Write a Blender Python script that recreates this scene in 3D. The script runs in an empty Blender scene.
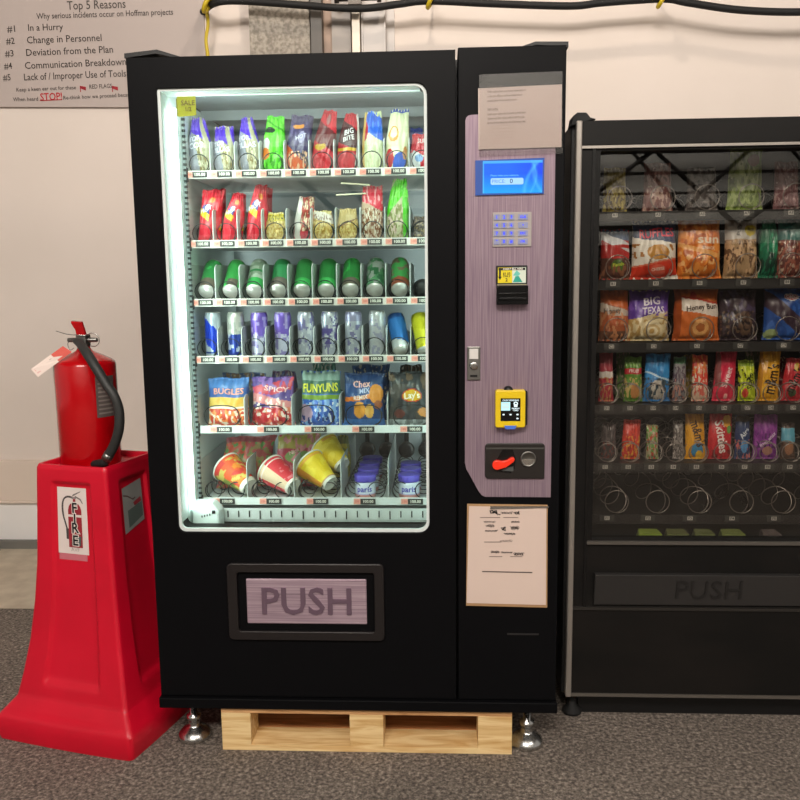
import bpy, math, random
from mathutils import Vector, Matrix, noise
PI = math.pi
sc = bpy.context.scene
COL = sc.collection

# ------------------------------------------------------------------ camera, world, lights
CX, CY, CZ, YAW, PITCH, ROLL, FPX = 0.8343, -2.2392, 1.3826, 0.0484, -0.1415, -0.0111, 809.26
def cam_axes():
    cy, sy, cp, sp, cr, sr = math.cos(YAW), math.sin(YAW), math.cos(PITCH), math.sin(PITCH), math.cos(ROLL), math.sin(ROLL)
    f = Vector((-sy*cp, cy*cp, sp)); r = Vector((cy, sy, 0)); u = r.cross(f)
    return cr*r+sr*u, -sr*r+cr*u, f
AR, AU, AF = cam_axes()
cd = bpy.data.cameras.new('camera'); cam = bpy.data.objects.new('camera', cd); COL.objects.link(cam)
cam.matrix_world = Matrix(((AR.x, AU.x, -AF.x, CX), (AR.y, AU.y, -AF.y, CY), (AR.z, AU.z, -AF.z, CZ), (0, 0, 0, 1)))
cd.sensor_width = 36; cd.lens = 36*FPX/800; cd.clip_start = .05; cd.clip_end = 60
sc.camera = cam
def at(px, py, Y):                       # a point of the plane y = Y
    d = AF+(px-400)/FPX*AR-(py-400)/FPX*AU
    t = (Y-CY)/d.y
    return Vector((CX, CY, CZ))+t*d
def atz(px, py, Z):
    d = AF+(px-400)/FPX*AR-(py-400)/FPX*AU
    return Vector((CX, CY, CZ))+(Z-CZ)/d.z*d

w = bpy.data.worlds.new('world'); sc.world = w; w.use_nodes = True
w.node_tree.nodes['Background'].inputs[0].default_value = (1.0, .92, .85, 1)
w.node_tree.nodes['Background'].inputs[1].default_value = .4
def area(name, loc, target, sx, sy, power, color, spread=None):
    l = bpy.data.lights.new(name, 'AREA'); l.shape = 'RECTANGLE'; l.size = sx; l.size_y = sy; l.energy = power; l.color = color
    if spread: l.spread = spread
    o = bpy.data.objects.new(name, l); COL.objects.link(o); o.location = loc
    o.rotation_euler = (Vector(target)-Vector(loc)).to_track_quat('-Z', 'Y').to_euler(); return o
area('ceiling_lamp_light', (0.2, -4.4, 4.6), (0.4, 0, .8), 2.4, 1.2, 370, (1, .92, .84))
area('ceiling_lamp_light', (3.4, -3.4, 4.6), (2.2, .2, .6), 1.6, 1.2, 120, (1, .92, .84))
area('far_wall_fill_light', (.5, -5.2, 5.0), (.5, -9, 2.6), 6, .8, 420, (1, .95, .88))  # unseen fill light, added to brighten the far wall mirrored in the glass
sp = bpy.data.lights.new('wall_spot_light', 'SPOT'); sp.energy = 50; sp.color = (1, .84, .68); sp.spot_size = math.radians(154); sp.spot_blend = .0; sp.shadow_soft_size = .06  # added spot without fixture; its cone edge draws the wall's shade line
so = bpy.data.objects.new('wall_spot_light', sp); COL.objects.link(so); so.location = (.9, .6, 3.9)
so.rotation_euler = Vector((-.048, .957, .287)).to_track_quat('-Z', 'Y').to_euler()
sc.view_settings.view_transform = 'Standard'; sc.view_settings.look = 'None'; sc.view_settings.exposure = .05; sc.view_settings.gamma = 1
sc.view_settings.use_curve_mapping = False

# ------------------------------------------------------------------ colours and materials
def S(h, a=1):
    h = h.lstrip('#'); c = [int(h[i:i+2], 16)/255 for i in (0, 2, 4)]
    return tuple([(x/12.92 if x <= .04045 else ((x+.055)/1.055)**2.4) for x in c]+[a])
MATS = {}
def mat(name, color=None, rough=.5, metal=0, emit=None, estr=0, attr=False, bump=None, ntex=None, alpha=None, coat=0, spec=None):
    if name in MATS: return MATS[name]
    m = bpy.data.materials.new(name); m.use_nodes = True; nt = m.node_tree; b = nt.nodes['Principled BSDF']
    b.inputs['Roughness'].default_value = rough; b.inputs['Metallic'].default_value = metal
    if spec is not None: b.inputs['Specular IOR Level'].default_value = spec
    if color: b.inputs['Base Color'].default_value = S(color)
    if attr:
        a = nt.nodes.new('ShaderNodeAttribute'); a.attribute_name = 'Col'; nt.links.new(a.outputs['Color'], b.inputs['Base Color'])
    if emit:
        b.inputs['Emission Color'].default_value = S(emit); b.inputs['Emission Strength'].default_value = estr
    if coat: b.inputs['Coat Weight'].default_value = coat; b.inputs['Coat Roughness'].default_value = .1
    tc = None
    if ntex or bump:
        tc = nt.nodes.new('ShaderNodeTexCoord')
    if ntex:                              # (colour2, scale(xyz), detail, lo, hi)
        c2, scl, det, lo, hi = ntex
        mp = nt.nodes.new('ShaderNodeMapping'); mp.inputs['Scale'].default_value = scl
        n = nt.nodes.new('ShaderNodeTexNoise'); n.inputs['Scale'].default_value = 1; n.inputs['Detail'].default_value = det
        r = nt.nodes.new('ShaderNodeMapRange'); r.inputs[1].default_value = lo; r.inputs[2].default_value = hi
        mx = nt.nodes.new('ShaderNodeMix'); mx.data_type = 'RGBA'; mx.inputs[6].default_value = S(color); mx.inputs[7].default_value = S(c2)
        L = nt.links; L.new(tc.outputs['Object'], mp.inputs[0]); L.new(mp.outputs[0], n.inputs['Vector']); L.new(n.outputs[0], r.inputs[0])
        L.new(r.outputs[0], mx.inputs[0]); L.new(mx.outputs[2], b.inputs['Base Color'])
    if bump:                              # (scale, strength, distance)
        n = nt.nodes.new('ShaderNodeTexNoise'); n.inputs['Scale'].default_value = bump[0]; n.inputs['Detail'].default_value = 4
        bp = nt.nodes.new('ShaderNodeBump'); bp.inputs['Strength'].default_value = bump[1]; bp.inputs['Distance'].default_value = bump[2]
        nt.links.new(tc.outputs['Object'], n.inputs['Vector']); nt.links.new(n.outputs[0], bp.inputs['Height']); nt.links.new(bp.outputs[0], b.inputs['Normal'])
    MATS[name] = m; return m
def glass_mat(name, tint, f0, rough=.0):
    m = bpy.data.materials.new(name); m.use_nodes = True; nt = m.node_tree; nt.nodes.clear()
    o = nt.nodes.new('ShaderNodeOutputMaterial'); t = nt.nodes.new('ShaderNodeBsdfTransparent'); g = nt.nodes.new('ShaderNodeBsdfGlossy')
    t.inputs[0].default_value = S(tint); g.inputs['Roughness'].default_value = rough
    fr = nt.nodes.new('ShaderNodeLayerWeight'); fr.inputs[0].default_value = .25
    ma = nt.nodes.new('ShaderNodeMath'); ma.operation = 'MULTIPLY_ADD'; ma.inputs[1].default_value = .4; ma.inputs[2].default_value = f0
    mx = nt.nodes.new('ShaderNodeMixShader'); L = nt.links
    L.new(fr.outputs['Fresnel'], ma.inputs[0]) if 'Fresnel' in fr.outputs else L.new(fr.outputs[0], ma.inputs[0])
    L.new(ma.outputs[0], mx.inputs[0]); L.new(t.outputs[0], mx.inputs[1]); L.new(g.outputs[0], mx.inputs[2]); L.new(mx.outputs[0], o.inputs[0])
    MATS[name] = m; return m
BLACK = mat('black_enamel', '#0d0d0f', .42, spec=.09, bump=(260, .04, .001))
BLACKS = mat('black_satin', '#0c0c0d', .45)
BLACKG = mat('black_gloss', '#0b0b0c', .2)
RUBBER = mat('black_rubber', '#141414', .7)
LINER = mat('white_liner', '#dfe8e6', .45)
GREYL = mat('grey_liner', '#a4aaac', .5, ntex=('#959b9e', (6, 6, 2), 2, .3, .7))
TRAY = mat('tray_white', '#e2e6e6', .4)
DIV = mat('divider_grey', '#c3c6c4', .45)
WIRE = mat('black_wire', '#16181a', .3)
STEEL = mat('bright_steel', '#c9c9c6', .25, 1)
DULLST = mat('dull_steel', '#8b8a86', .4, 1)
FILM = mat('printed_film', attr=True, rough=.3, bump=(90, .25, .002))
PRINT = mat('printed_matte', attr=True, rough=.6)
CANM = mat('printed_can', attr=True, rough=.28, metal=.35)
REDP = mat('red_polyethylene', '#d5062a', .42, ntex=('#c80425', (5, 5, 5), 3, .35, .7), bump=(300, .08, .001))
REDE = mat('red_enamel', '#b8040f', .22, coat=.3)
def brushed(name, c1, c2, c3, vertical):
    m = bpy.data.materials.new(name); m.use_nodes = True; nt = m.node_tree; b = nt.nodes['Principled BSDF']; L = nt.links
    tc = nt.nodes.new('ShaderNodeTexCoord'); mp = nt.nodes.new('ShaderNodeMapping'); mp.inputs['Scale'].default_value = (320, 1, 6) if vertical else (4, 1, 260)
    if vertical: mp.inputs['Rotation'].default_value = (0, math.radians(4), 0)
    n = nt.nodes.new('ShaderNodeTexNoise'); n.inputs['Scale'].default_value = 1; n.inputs['Detail'].default_value = 3
    cr = nt.nodes.new('ShaderNodeValToRGB'); cr.color_ramp.elements[0].color = S(c1); cr.color_ramp.elements[0].position = .3
    cr.color_ramp.elements[1].color = S(c3); cr.color_ramp.elements[1].position = .72
    e = cr.color_ramp.elements.new(.5); e.color = S(c2)
    L.new(tc.outputs['Object'], mp.inputs[0]); L.new(mp.outputs[0], n.inputs['Vector']); L.new(n.outputs[0], cr.inputs[0]); L.new(cr.outputs[0], b.inputs['Base Color'])
    b.inputs['Metallic'].default_value = .35; b.inputs['Roughness'].default_value = .36; b.inputs['Specular IOR Level'].default_value = .25
    MATS[name] = m; return m
MAUVE = brushed('brushed_mauve_film', '#857182', '#97838f', '#a8959f', True)
MAUVEH = brushed('brushed_mauve_flap', '#94808c', '#b39ba8', '#c9b5bf', False)
GLASS = glass_mat('cabinet_glass', '#f2faf7', .03)
GLASSR = glass_mat('old_cabinet_glass', '#f4f3f0', .05, .0)
def wood(nm, c1, c2):
    m = bpy.data.materials.new(nm); m.use_nodes = True; nt = m.node_tree; b = nt.nodes['Principled BSDF']; L = nt.links
    tc = nt.nodes.new('ShaderNodeTexCoord'); mp = nt.nodes.new('ShaderNodeMapping'); mp.inputs['Scale'].default_value = (4, 30, 45)
    n = nt.nodes.new('ShaderNodeTexNoise'); n.inputs['Scale'].default_value = 1.2; n.inputs['Detail'].default_value = 6; n.inputs['Distortion'].default_value = 1.2
    cr = nt.nodes.new('ShaderNodeValToRGB'); cr.color_ramp.elements[0].color = S(c1); cr.color_ramp.elements[0].position = .25
    cr.color_ramp.elements[1].color = S(c2); cr.color_ramp.elements[1].position = .6
    L.new(tc.outputs['Object'], mp.inputs[0]); L.new(mp.outputs[0], n.inputs['Vector']); L.new(n.outputs[0], cr.inputs[0]); L.new(cr.outputs[0], b.inputs['Base Color'])
    b.inputs['Roughness'].default_value = .7
    return m
WOOD = wood('pine_wood', '#a8713f', '#d9a874'); WOODB = wood('pine_block', '#c9954f', '#f0d29a'); WOODR = wood('reddish_pine', '#8a5026', '#c98a54')
def asphalt():
    m = bpy.data.materials.new('asphalt'); m.use_nodes = True; nt = m.node_tree; b = nt.nodes['Principled BSDF']; L = nt.links
    tc = nt.nodes.new('ShaderNodeTexCoord')
    n = nt.nodes.new('ShaderNodeTexNoise'); n.inputs['Scale'].default_value = 85; n.inputs['Detail'].default_value = 5; n.inputs['Roughness'].default_value = .7
    v = nt.nodes.new('ShaderNodeTexVoronoi'); v.inputs['Scale'].default_value = 150
    n2 = nt.nodes.new('ShaderNodeTexNoise'); n2.inputs['Scale'].default_value = 2.5; n2.inputs['Detail'].default_value = 3
    cr = nt.nodes.new('ShaderNodeValToRGB'); cr.color_ramp.elements[0].color = S('#433c36'); cr.color_ramp.elements[0].position = .34
    cr.color_ramp.elements[1].color = S('#c9bcae'); cr.color_ramp.elements[1].position = .68
    e = cr.color_ramp.elements.new(.5); e.color = S('#85796f')
    mx = nt.nodes.new('ShaderNodeMix'); mx.data_type = 'RGBA'; mx.blend_type = 'MULTIPLY'; mx.inputs[0].default_value = .5
    cr2 = nt.nodes.new('ShaderNodeValToRGB'); cr2.color_ramp.elements[0].color = (.55, .55, .55, 1); cr2.color_ramp.elements[0].position = .3; cr2.color_ramp.elements[1].position = .7
    mx2 = nt.nodes.new('ShaderNodeMix'); mx2.data_type = 'RGBA'; mx2.blend_type = 'MULTIPLY'; mx2.inputs[0].default_value = .5
    L.new(tc.outputs['Object'], n.inputs['Vector']); L.new(tc.outputs['Object'], v.inputs['Vector']); L.new(tc.outputs['Object'], n2.inputs['Vector'])
    L.new(n.outputs[0], cr.inputs[0]); L.new(cr.outputs[0], mx.inputs[6]); L.new(n2.outputs[0], cr2.inputs[0]); L.new(cr2.outputs[0], mx.inputs[7])
    L.new(mx.outputs[2], mx2.inputs[6]); bw = nt.nodes.new('ShaderNodeRGBToBW'); L.new(v.outputs['Color'], bw.inputs[0]); L.new(bw.outputs[0], mx2.inputs[7]); L.new(mx2.outputs[2], b.inputs['Base Color'])
    bp = nt.nodes.new('ShaderNodeBump'); bp.inputs['Strength'].default_value = .6; bp.inputs['Distance'].default_value = .006
    L.new(n.outputs[0], bp.inputs['Height']); L.new(bp.outputs[0], b.inputs['Normal']); b.inputs['Roughness'].default_value = .85
    return m
ASPH = asphalt()
CONC = mat('pale_concrete', '#b8ab98', .85, ntex=('#cdc1ad', (9, 9, 9), 6, .35, .65), bump=(60, .3, .003))
WALLM = mat('painted_wall', '#e8dcd3', .75, ntex=('#e2d6cc', (1.5, 1.5, 1.5), 3, .3, .7))
LEDGE = mat('beige_ledge', '#e2d2c4', .6)
WHITEP = mat('white_base_panel', '#f0eeec', .5)
GREYPIER = mat('rough_grey_pier', '#8c857a', .9, ntex=('#b5aca0', (60, 60, 60), 5, .38, .62), bump=(90, .5, .004))

# ------------------------------------------------------------------ mesh helpers
class MB:
    def __init__(s): s.v = []; s.f = []; s.m = []; s.c = []; s.sm = []
    def add(s, vs, fs, mi=0, col=(1, 1, 1, 1), sm=False, cols=None):
        o = len(s.v); s.v += [tuple(x) for x in vs]
        for i, f in enumerate(fs):
            s.f.append(tuple(o+k for k in f)); s.m.append(mi); s.c.append(cols[i] if cols else col); s.sm.append(sm)
        return s
    def box(s, x0, x1, y0, y1, z0, z1, mi=0, col=(1, 1, 1, 1)):
        v = [(x, y, z) for x in (x0, x1) for y in (y0, y1) for z in (z0, z1)]
        return s.add(v, [(0, 1, 3, 2), (4, 6, 7, 5), (0, 4, 5, 1), (2, 3, 7, 6), (0, 2, 6, 4), (1, 5, 7, 3)], mi, col)
    def prism(s, poly, y0, y1, mi=0, col=(1, 1, 1, 1)):       # polygon in (x, z) extruded along y
        n = len(poly); v = [(p[0], y0, p[1]) for p in poly]+[(p[0], y1, p[1]) for p in poly]
        return s.add(v, [tuple(range(n)), tuple(range(2*n-1, n-1, -1))]+[(i, i+n, (i+1) % n+n, (i+1) % n) for i in range(n)], mi, col)
    def ring(s, outer, inner, y0, y1, mi=0, col=(1, 1, 1, 1)):  # same-length outlines (x, z), face between them at y0, y1
        n = len(outer); v = [(p[0], y, p[1]) for L, y in ((outer, y0), (inner, y0), (outer, y1), (inner, y1)) for p in L]; f = []
        for i in range(n):
            j = (i+1) % n
            f += [(i, n+i, n+j, j), (2*n+i, 2*n+j, 3*n+j, 3*n+i), (i, j, 2*n+j, 2*n+i), (n+i, 3*n+i, 3*n+j, n+j)]
        return s.add(v, f, mi, col)
    def tube(s, pts, r, n=8, mi=0, col=(1, 1, 1, 1), rr=None):
        pts = [Vector(p) for p in pts]; v = []; f = []; up = None
        for i, p in enumerate(pts):
            d = (pts[min(i+1, len(pts)-1)]-pts[max(i-1, 0)]).normalized()
            if up is None: up = d.orthogonal().normalized()
            up = (up-d*up.dot(d)).normalized(); q = d.cross(up); R = rr[i] if rr else r
            v += [p+R*(math.cos(2*PI*k/n)*up+math.sin(2*PI*k/n)*q) for k in range(n)]
        for i in range(len(pts)-1):
            for k in range(n): f.append((i*n+k, i*n+(k+1) % n, (i+1)*n+(k+1) % n, (i+1)*n+k))
        f += [tuple(range(n-1, -1, -1)), tuple((len(pts)-1)*n+k for k in range(n))]
        return s.add(v, f, mi, col, True)
    def lathe(s, prof, n=24, mi=0, col=(1, 1, 1, 1), M=None, painter=None):  # profile (r, z)
        v = []; f = []; cols = []
        for r, z in prof: v += [Vector((r*math.cos(2*PI*k/n), r*math.sin(2*PI*k/n), z)) for k in range(n)]
        for i in range(len(prof)-1):
            for k in range(n):
                f.append((i*n+k, i*n+(k+1) % n, (i+1)*n+(k+1) % n, (i+1)*n+k))
                cols.append(painter((k+.5)/n, i) if painter else col)
        f += [tuple(range(n-1, -1, -1)), tuple((len(prof)-1)*n+k for k in range(n))]
        cols += [painter(0, 0) if painter else col, painter(0, len(prof)-2) if painter else col]
        if M: v = [M @ x for x in v]
        return s.add(v, f, mi, col, True, cols)
    def text(s, txt, fn, size, mi=0, col=(0, 0, 0, 1), align='CENTER', bold=0, ext=None):
        vs, fs = text_mesh(txt, align, bold)
        if ext:                           # raised letters
            n = len(vs); P = [fn(x*size, y*size) for x, y in vs]; Q = [Vector(p)+Vector(ext) for p in P]
            s.add(P, fs, mi, col); s.add(Q, fs, mi, col)
            cnt = {}
            for f in fs:
                for a, b in zip(f, f[1:]+f[:1]): cnt[(a, b)] = 1
            sd = [(a, b, b+n, a+n) for (a, b) in cnt if (b, a) not in cnt]
            return s.add(P+Q, sd, mi, col)
        return s.add([fn(x*size, y*size) for x, y in vs], fs, mi, col)
    def build(s, name, mats, parent=None, loc=(0, 0, 0), rot=(0, 0, 0), bevel=0, label=None):
        me = bpy.data.meshes.new(name); me.from_pydata(s.v, [], s.f)
        for m in (mats if isinstance(mats, (list, tuple)) else [mats]): me.materials.append(m)
        me.polygons.foreach_set('material_index', s.m); me.polygons.foreach_set('use_smooth', s.sm)
        a = me.color_attributes.new('Col', 'FLOAT_COLOR', 'CORNER'); buf = []
        for f, c in zip(s.f, s.c): buf += list(c)*len(f)
        a.data.foreach_set('color', buf); me.update()
        o = bpy.data.objects.new(name, me); COL.objects.link(o); o.location = loc; o.rotation_euler = rot
        if parent: o.parent = parent
        if label: o['label'] = label
        if bevel:
            b = o.modifiers.new('bevel', 'BEVEL'); b.width = bevel; b.segments = 2; b.limit_method = 'ANGLE'; b.angle_limit = math.radians(40)
        return o
TC = {}
def text_mesh(txt, align, bold):
    k = (txt, align, bold)
    if k not in TC:
        c = bpy.data.curves.new('lettering', 'FONT'); c.body = txt; c.size = 1; c.align_x = align; c.align_y = 'CENTER'; c.resolution_u = 2; c.offset = bold; c.fill_mode = 'FRONT'
        o = bpy.data.objects.new('lettering', c); COL.objects.link(o)
        me = bpy.data.meshes.new_from_object(o)
        TC[k] = ([(v.co.x, v.co.y) for v in me.vertices], [tuple(p.vertices) for p in me.polygons])
        bpy.data.objects.remove(o); bpy.data.curves.remove(c); bpy.data.meshes.remove(me)
    return TC[k]
def rrect(x0, x1, z0, z1, r, k=5, rs=None):
    rs = rs or (r, r, r, r); P = []
    for (cx, cz, a0), q in zip(((x1, z0, -90), (x1, z1, 0), (x0, z1, 90), (x0, z0, 180)), rs):
        sx = -1 if cx == x1 else 1; sz = 1 if cz == z0 else -1
        for i in range(k+1):
            a = math.radians(a0+90*i/k); P.append((cx+sx*q+q*math.cos(a), cz+sz*q+q*math.sin(a)))
    return P
def rect_match(x0, x1, z0, z1, k=5):
    P = []
    for c in ((x1, z0), (x1, z1), (x0, z1), (x0, z0)): P += [c]*(k+1)
    # spread a hair so that faces stay non-degenerate
    return P
def tag(o, label, cat, group=None):
    o['label'] = label; o['category'] = cat
    if group: o['group'] = group
    return o
def empty(name, loc, label, cat, group=None, rz=0):
    o = bpy.data.objects.new(name, None); o.empty_display_size = .1; COL.objects.link(o); o.location = loc; o.rotation_euler = (0, 0, rz)
    return tag(o, label, cat, group)
def struct(o): o['kind'] = 'structure'; return o
def copyof(o, parent, loc):
    c = o.copy(); COL.objects.link(c); c.parent = parent; c.location = loc; return c
XZ = lambda x0, y0, z0, rot=0: (lambda a, b: (x0+a*math.cos(rot)-b*math.sin(rot), y0, z0+a*math.sin(rot)+b*math.cos(rot)))
K = S('#16130f')

# ------------------------------------------------------------------ setting
struct(MB().box(-7, 8, -9, 1.05, -.2, 0).build('floor', ASPH))
struct(MB().box(-7, 8, 1.05, 1.95, -.2, .004).build('sidewalk', CONC))
struct(MB().box(-7, 8, 1.9, 2.1, 0, 5.4).build('wall_back', WALLM))
struct(MB().box(-7, 8, -9.2, -9, 0, 5.4).build('wall_front', mat('far_wall', '#4b4641', .8)))
struct(MB().box(-7, 8, -9, -8.96, 1.9, 5.4).build('reflection_band', mat('reflection_white', '#e8e6e0', .7)))  # pale band added on the far wall for the glass to reflect
struct(MB().box(-7, 8, -9.2, 2.1, 5.4, 5.6).build('ceiling', mat('dark_ceiling', '#6d6862', .8)))
b = MB().box(-7, 8, 1.86, 1.9, .26, .48); b.box(-7, 8, 1.85, 1.9, .25, .262)
struct(b.build('trim_1', LEDGE, bevel=.006))
struct(MB().box(-7, 8, 1.875, 1.9, .045, .25).build('baseboard_back', WHITEP))
struct(MB().box(-7, 8, 1.84, 1.9, .004, .045).build('trim_2', mat('grey_plinth', '#77756f', .7)))
# steel trusses under the ceiling on the viewer's side (mirrored in the glass)
for i, y in enumerate((-6.2, -8.2)):
    b = MB(); dk = 0
    for z in ((1.95, 2.75), (2.3, 3.3))[i]: b.box(-6, 7, y-.05, y+.05, z-.03, z+.03)
    b.box(-6, 7, y-.02, y+.02, 2.5, 2.53)
    for k in range(0, 13, 2):
        x = -6+k; zl, zh = ((1.95, 2.75), (2.3, 3.3))[i]; b.tube([(x, y, zl), (x+1.1, y, zh), (x+2, y, zl)], .03, 6)
    b.box(-6.05, -5.9, y-.1, y+.1, 0, 3.3); b.box(6.9, 7.05, y-.1, y+.1, 0, 3.3)
    tag(b.build('steel_truss', mat('dark_steel', '#2c2724', .6)), ('dark steel truss nearest the vending machines, behind the viewer' if i == 0 else 'dark steel truss farthest from the vending machines, near the far wall'), 'truss', 'steel trusses')
for i, (x, y) in enumerate(((.2, -4.4), (3.4, -3.4))):
    t = empty('ceiling_lamp', (x, y, 4.66), ('large rectangular ceiling lamp over the left of the floor' if i == 0 else 'smaller rectangular ceiling lamp over the right of the floor'), 'lamp', 'ceiling lamps')
    sx = 1.2 if i == 0 else .8
    MB().box(-sx-.03, sx+.03, -.63, .63, 0, .08).build('housing', WHITEP, t)
    for hx in (-sx+.1, sx-.1): MB().box(hx-.01, hx+.01, -.01, .01, .08, .74).build('hanger', DULLST, t)
# pier, angle, duct and strut high on the wall
def X(px, py, Y): return at(px, py, Y).x
tag(MB().box(X(251, 40, 1.85), X(311, 40, 1.85), 1.82, 1.9, .5, 3.2).build('rough_pier', GREYPIER), 'rough grey speckled vertical panel on the wall above the black vending machine', 'panel')
b = MB(); x0 = X(311, 40, 1.8); x1 = X(322, 40, 1.8); b.box(x0, x1, 1.8, 1.81, .5, 3.2); b.box(x1-.01, x1, 1.81, 1.9, .5, 3.2)
tag(b.build('steel_angle', mat('angle_grey', '#5d5852', .5)), 'dark grey vertical steel angle beside the speckled panel', 'steel angle')
x0 = X(323, 40, 1.86); x1 = X(351, 40, 1.86)
b = MB().box(x0, x0+.045, 1.87, 1.9, .5, 3.2); b.box(x0+.045, x1, 1.85, 1.9, .5, 3.2, 1)
tag(b.build('sheet_metal_duct', [mat('duct_beige', '#b59c8b', .6), mat('duct_grey', '#a19890', .45)]), 'beige and grey sheet metal duct between the steel angle and the pale strut', 'duct')
t = empty('strut_channel', (X(356, 40, 1.8), 1.9, .5), 'pale vertical strut channel with dark clamps at the top', 'strut')
b = MB().box(-.018, .018, -.1, -.09, 0, 2.7); b.box(-.018, -.013, -.09, 0, 0, 2.7); b.box(.013, .018, -.09, 0, 0, 2.7); b.build('channel', mat('strut_cream', '#f3e6d2', .4), t)
b = MB(); z = at(356, 3, 1.77).z-.5
b.tube([(-.09, -.13, z+.02), (.12, -.13, z+.02)], .012, 8); b.box(-.03, .03, -.15, -.1, z-.01, z+.05); b.lathe([(.02, -.01), (.02, .01)], 10, M=Matrix.Translation((-.085, -.13, z+.02)) @ Matrix.Rotation(PI/2, 4, 'Y')); b.lathe([(.02, -.01), (.02, .01)], 10, M=Matrix.Translation((.115, -.13, z+.02)) @ Matrix.Rotation(PI/2, 4, 'Y'))
b.build('clamp', mat('clamp_dark', '#4a443e', .4, .6), t)
x0 = X(362, 40, 1.86); x1 = X(386, 40, 1.86)
b = MB().box(x0, x1, 1.84, 1.9, .5, 3.2); b.box(x0, x0+.008, 1.83, 1.84, .5, 3.2); b.box(x1-.008, x1, 1.83, 1.84, .5, 3.2); b.box(x1, x1+.04, 1.885, 1.9, .5, 3.2)
tag(b.build('grey_wall_cover', mat('cover_grey', '#b3aaa3', .35)), 'pale grey vertical cover strip right of the strut channel', 'cover strip')

# wall notice
SY = 1.885
t = empty('wall_notice', (-.9, SY, 2.27), 'large grey wall notice listing the top five reasons for incidents', 'sign')
def loc_of(t): return Vector(t.location)
c = at(203, 0, SY); xr = c.x; zb = 2.285
MB().add([(xr-1.5-t.location.x, 0, zb+.012-2.27), (xr-t.location.x, 0, zb-.022-2.27), (xr-t.location.x+.0, 0, 3.1-2.27), (xr-1.5-t.location.x, 0, 3.13-2.27),
          (xr-1.5-t.location.x, .012, zb+.012-2.27), (xr-t.location.x, .012, zb-.022-2.27), (xr-t.location.x, .012, 3.1-2.27), (xr-1.5-t.location.x, .012, 3.13-2.27)],
         [(0, 1, 2, 3), (7, 6, 5, 4), (0, 4, 5, 1), (1, 5, 6, 2), (2, 6, 7, 3), (3, 7, 4, 0)]).build('board', mat('notice_grey', '#b9aca6', .5), t)
b = MB()
def sign_line(txt, px0, px1, py0, py1, h, col, bold=.004):
    a = at(px0, py0, SY-.002); e = at(px1, py1, SY-.002); rot = math.atan2(e.z-a.z, e.x-a.x)
    vs, _ = text_mesh(txt, 'LEFT', bold); wd = max(v[0] for v in vs); want = (e-a).length; size = want/wd
    ky = h/(size*.72)                    # cap height in metres
    f = XZ(a.x-t.location.x, -.002, a.z-2.27, rot)
    MB().text(txt, lambda p, q: f(p, q*ky), size, 0, col, 'LEFT', bold).build('text_line', PRINT, t)
G = S('#4d4540'); RD = S('#c0202c')
pxm = 809/4.2
for args in (('Top 5 Reasons', 67, 125.5, 6, 4, 8/pxm), ('Why serious incidents occur on Hoffman projects', 36.5, 173, 16.5, 12, 5.4/pxm),
             ('#1', 7, 15, 29.5, 29, 6/pxm), ('In a Hurry', 27.5, 63, 28, 27, 6.2/pxm), ('#2', 6, 14.5, 41.5, 41, 6/pxm), ('Change in Personnel', 26.5, 101.5, 40.5, 37.8, 6.5/pxm),
             ('#3', 5, 13.5, 54, 53.5, 6/pxm), ('Deviation from the Plan', 25.5, 113, 53, 49.5, 6.5/pxm), ('#4', 4, 12, 66.5, 66, 6/pxm), ('Communication Breakdown', 24.5, 126, 66, 61.8, 6.5/pxm),
             ('#5', 3, 10.5, 78, 77.5, 6/pxm), ('Lack of / Improper Use of Tools', 23.5, 126, 77.5, 73.5, 6.5/pxm),
             ('Keep a keen ear out for these', 16, 76, 90, 87.5, 3.6/pxm), ('RED FLAGS', 89, 112, 87, 86, 4/pxm),
             ('When heard', 13, 38, 99.6, 99, 3.6/pxm), ('Re-think how we proceed because', 63, 134, 98, 94.5, 3.6/pxm)):
    sign_line(*args, G, .006)
sign_line('STOP!', 40, 62, 97.5, 96.5, 7/pxm, RD, .012)
for px in (80, 112):                      # little red flags
    a = at(px, 89.5, SY-.002); x, z = a.x-t.location.x, a.z-2.27
    b = MB(); b.add([(x, -.002, z-.012), (x+.004, -.002, z-.012), (x+.004, -.002, z+.004), (x+.03, -.002, z-.006), (x+.03, -.002, z+.012), (x, -.002, z+.018)], [(0, 1, 2, 3, 4, 5)], 0, S('#a01525')); b.build('red_flag', PRINT, t)
b = MB(); a = at(40, 101, SY-.002); e = at(62, 100, SY-.002)
b.add([(a.x-t.location.x, -.002, a.z-2.27), (e.x-t.location.x, -.002, e.z-2.27), (e.x-t.location.x, -.002, e.z-2.266), (a.x-t.location.x, -.002, a.z-2.266)], [(0, 1, 2, 3)], 0, RD)
b.build('underline', PRINT, t)

# cable and its ties
def smooth(pts, n=8):
    P = [Vector(p) for p in pts]; out = []
    for i in range(len(P)-1):
        a, b_, c_, d = P[max(i-1, 0)], P[i], P[i+1], P[min(i+2, len(P)-1)]
        for k in range(n):
            u = k/n; out.append(.5*((2*b_)+(c_-a)*u+(2*a-5*b_+4*c_-d)*u*u+(3*b_-a-3*c_+d)*u**3))
    return out+[P[-1]]
pts = [at(px, py, 1.74) for px, py in ((206, 8), (215, 3), (240, 1), (300, 5), (340, 8), (370, 8), (400, 4), (430, 1), (500, 4), (570, 6), (600, 3), (640, 0), (668, -1), (690, 3), (740, 10), (800, 12), (860, 8), (950, 2))]
pts[0] = at(203, 12, 1.89); tag(MB().tube(smooth(pts), .0165, 10).build('power_cable', RUBBER), 'long black power cable looped along the top of the wall', 'cable')
YEL = mat('yellow_tie', '#cdb31e', .5)
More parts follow.
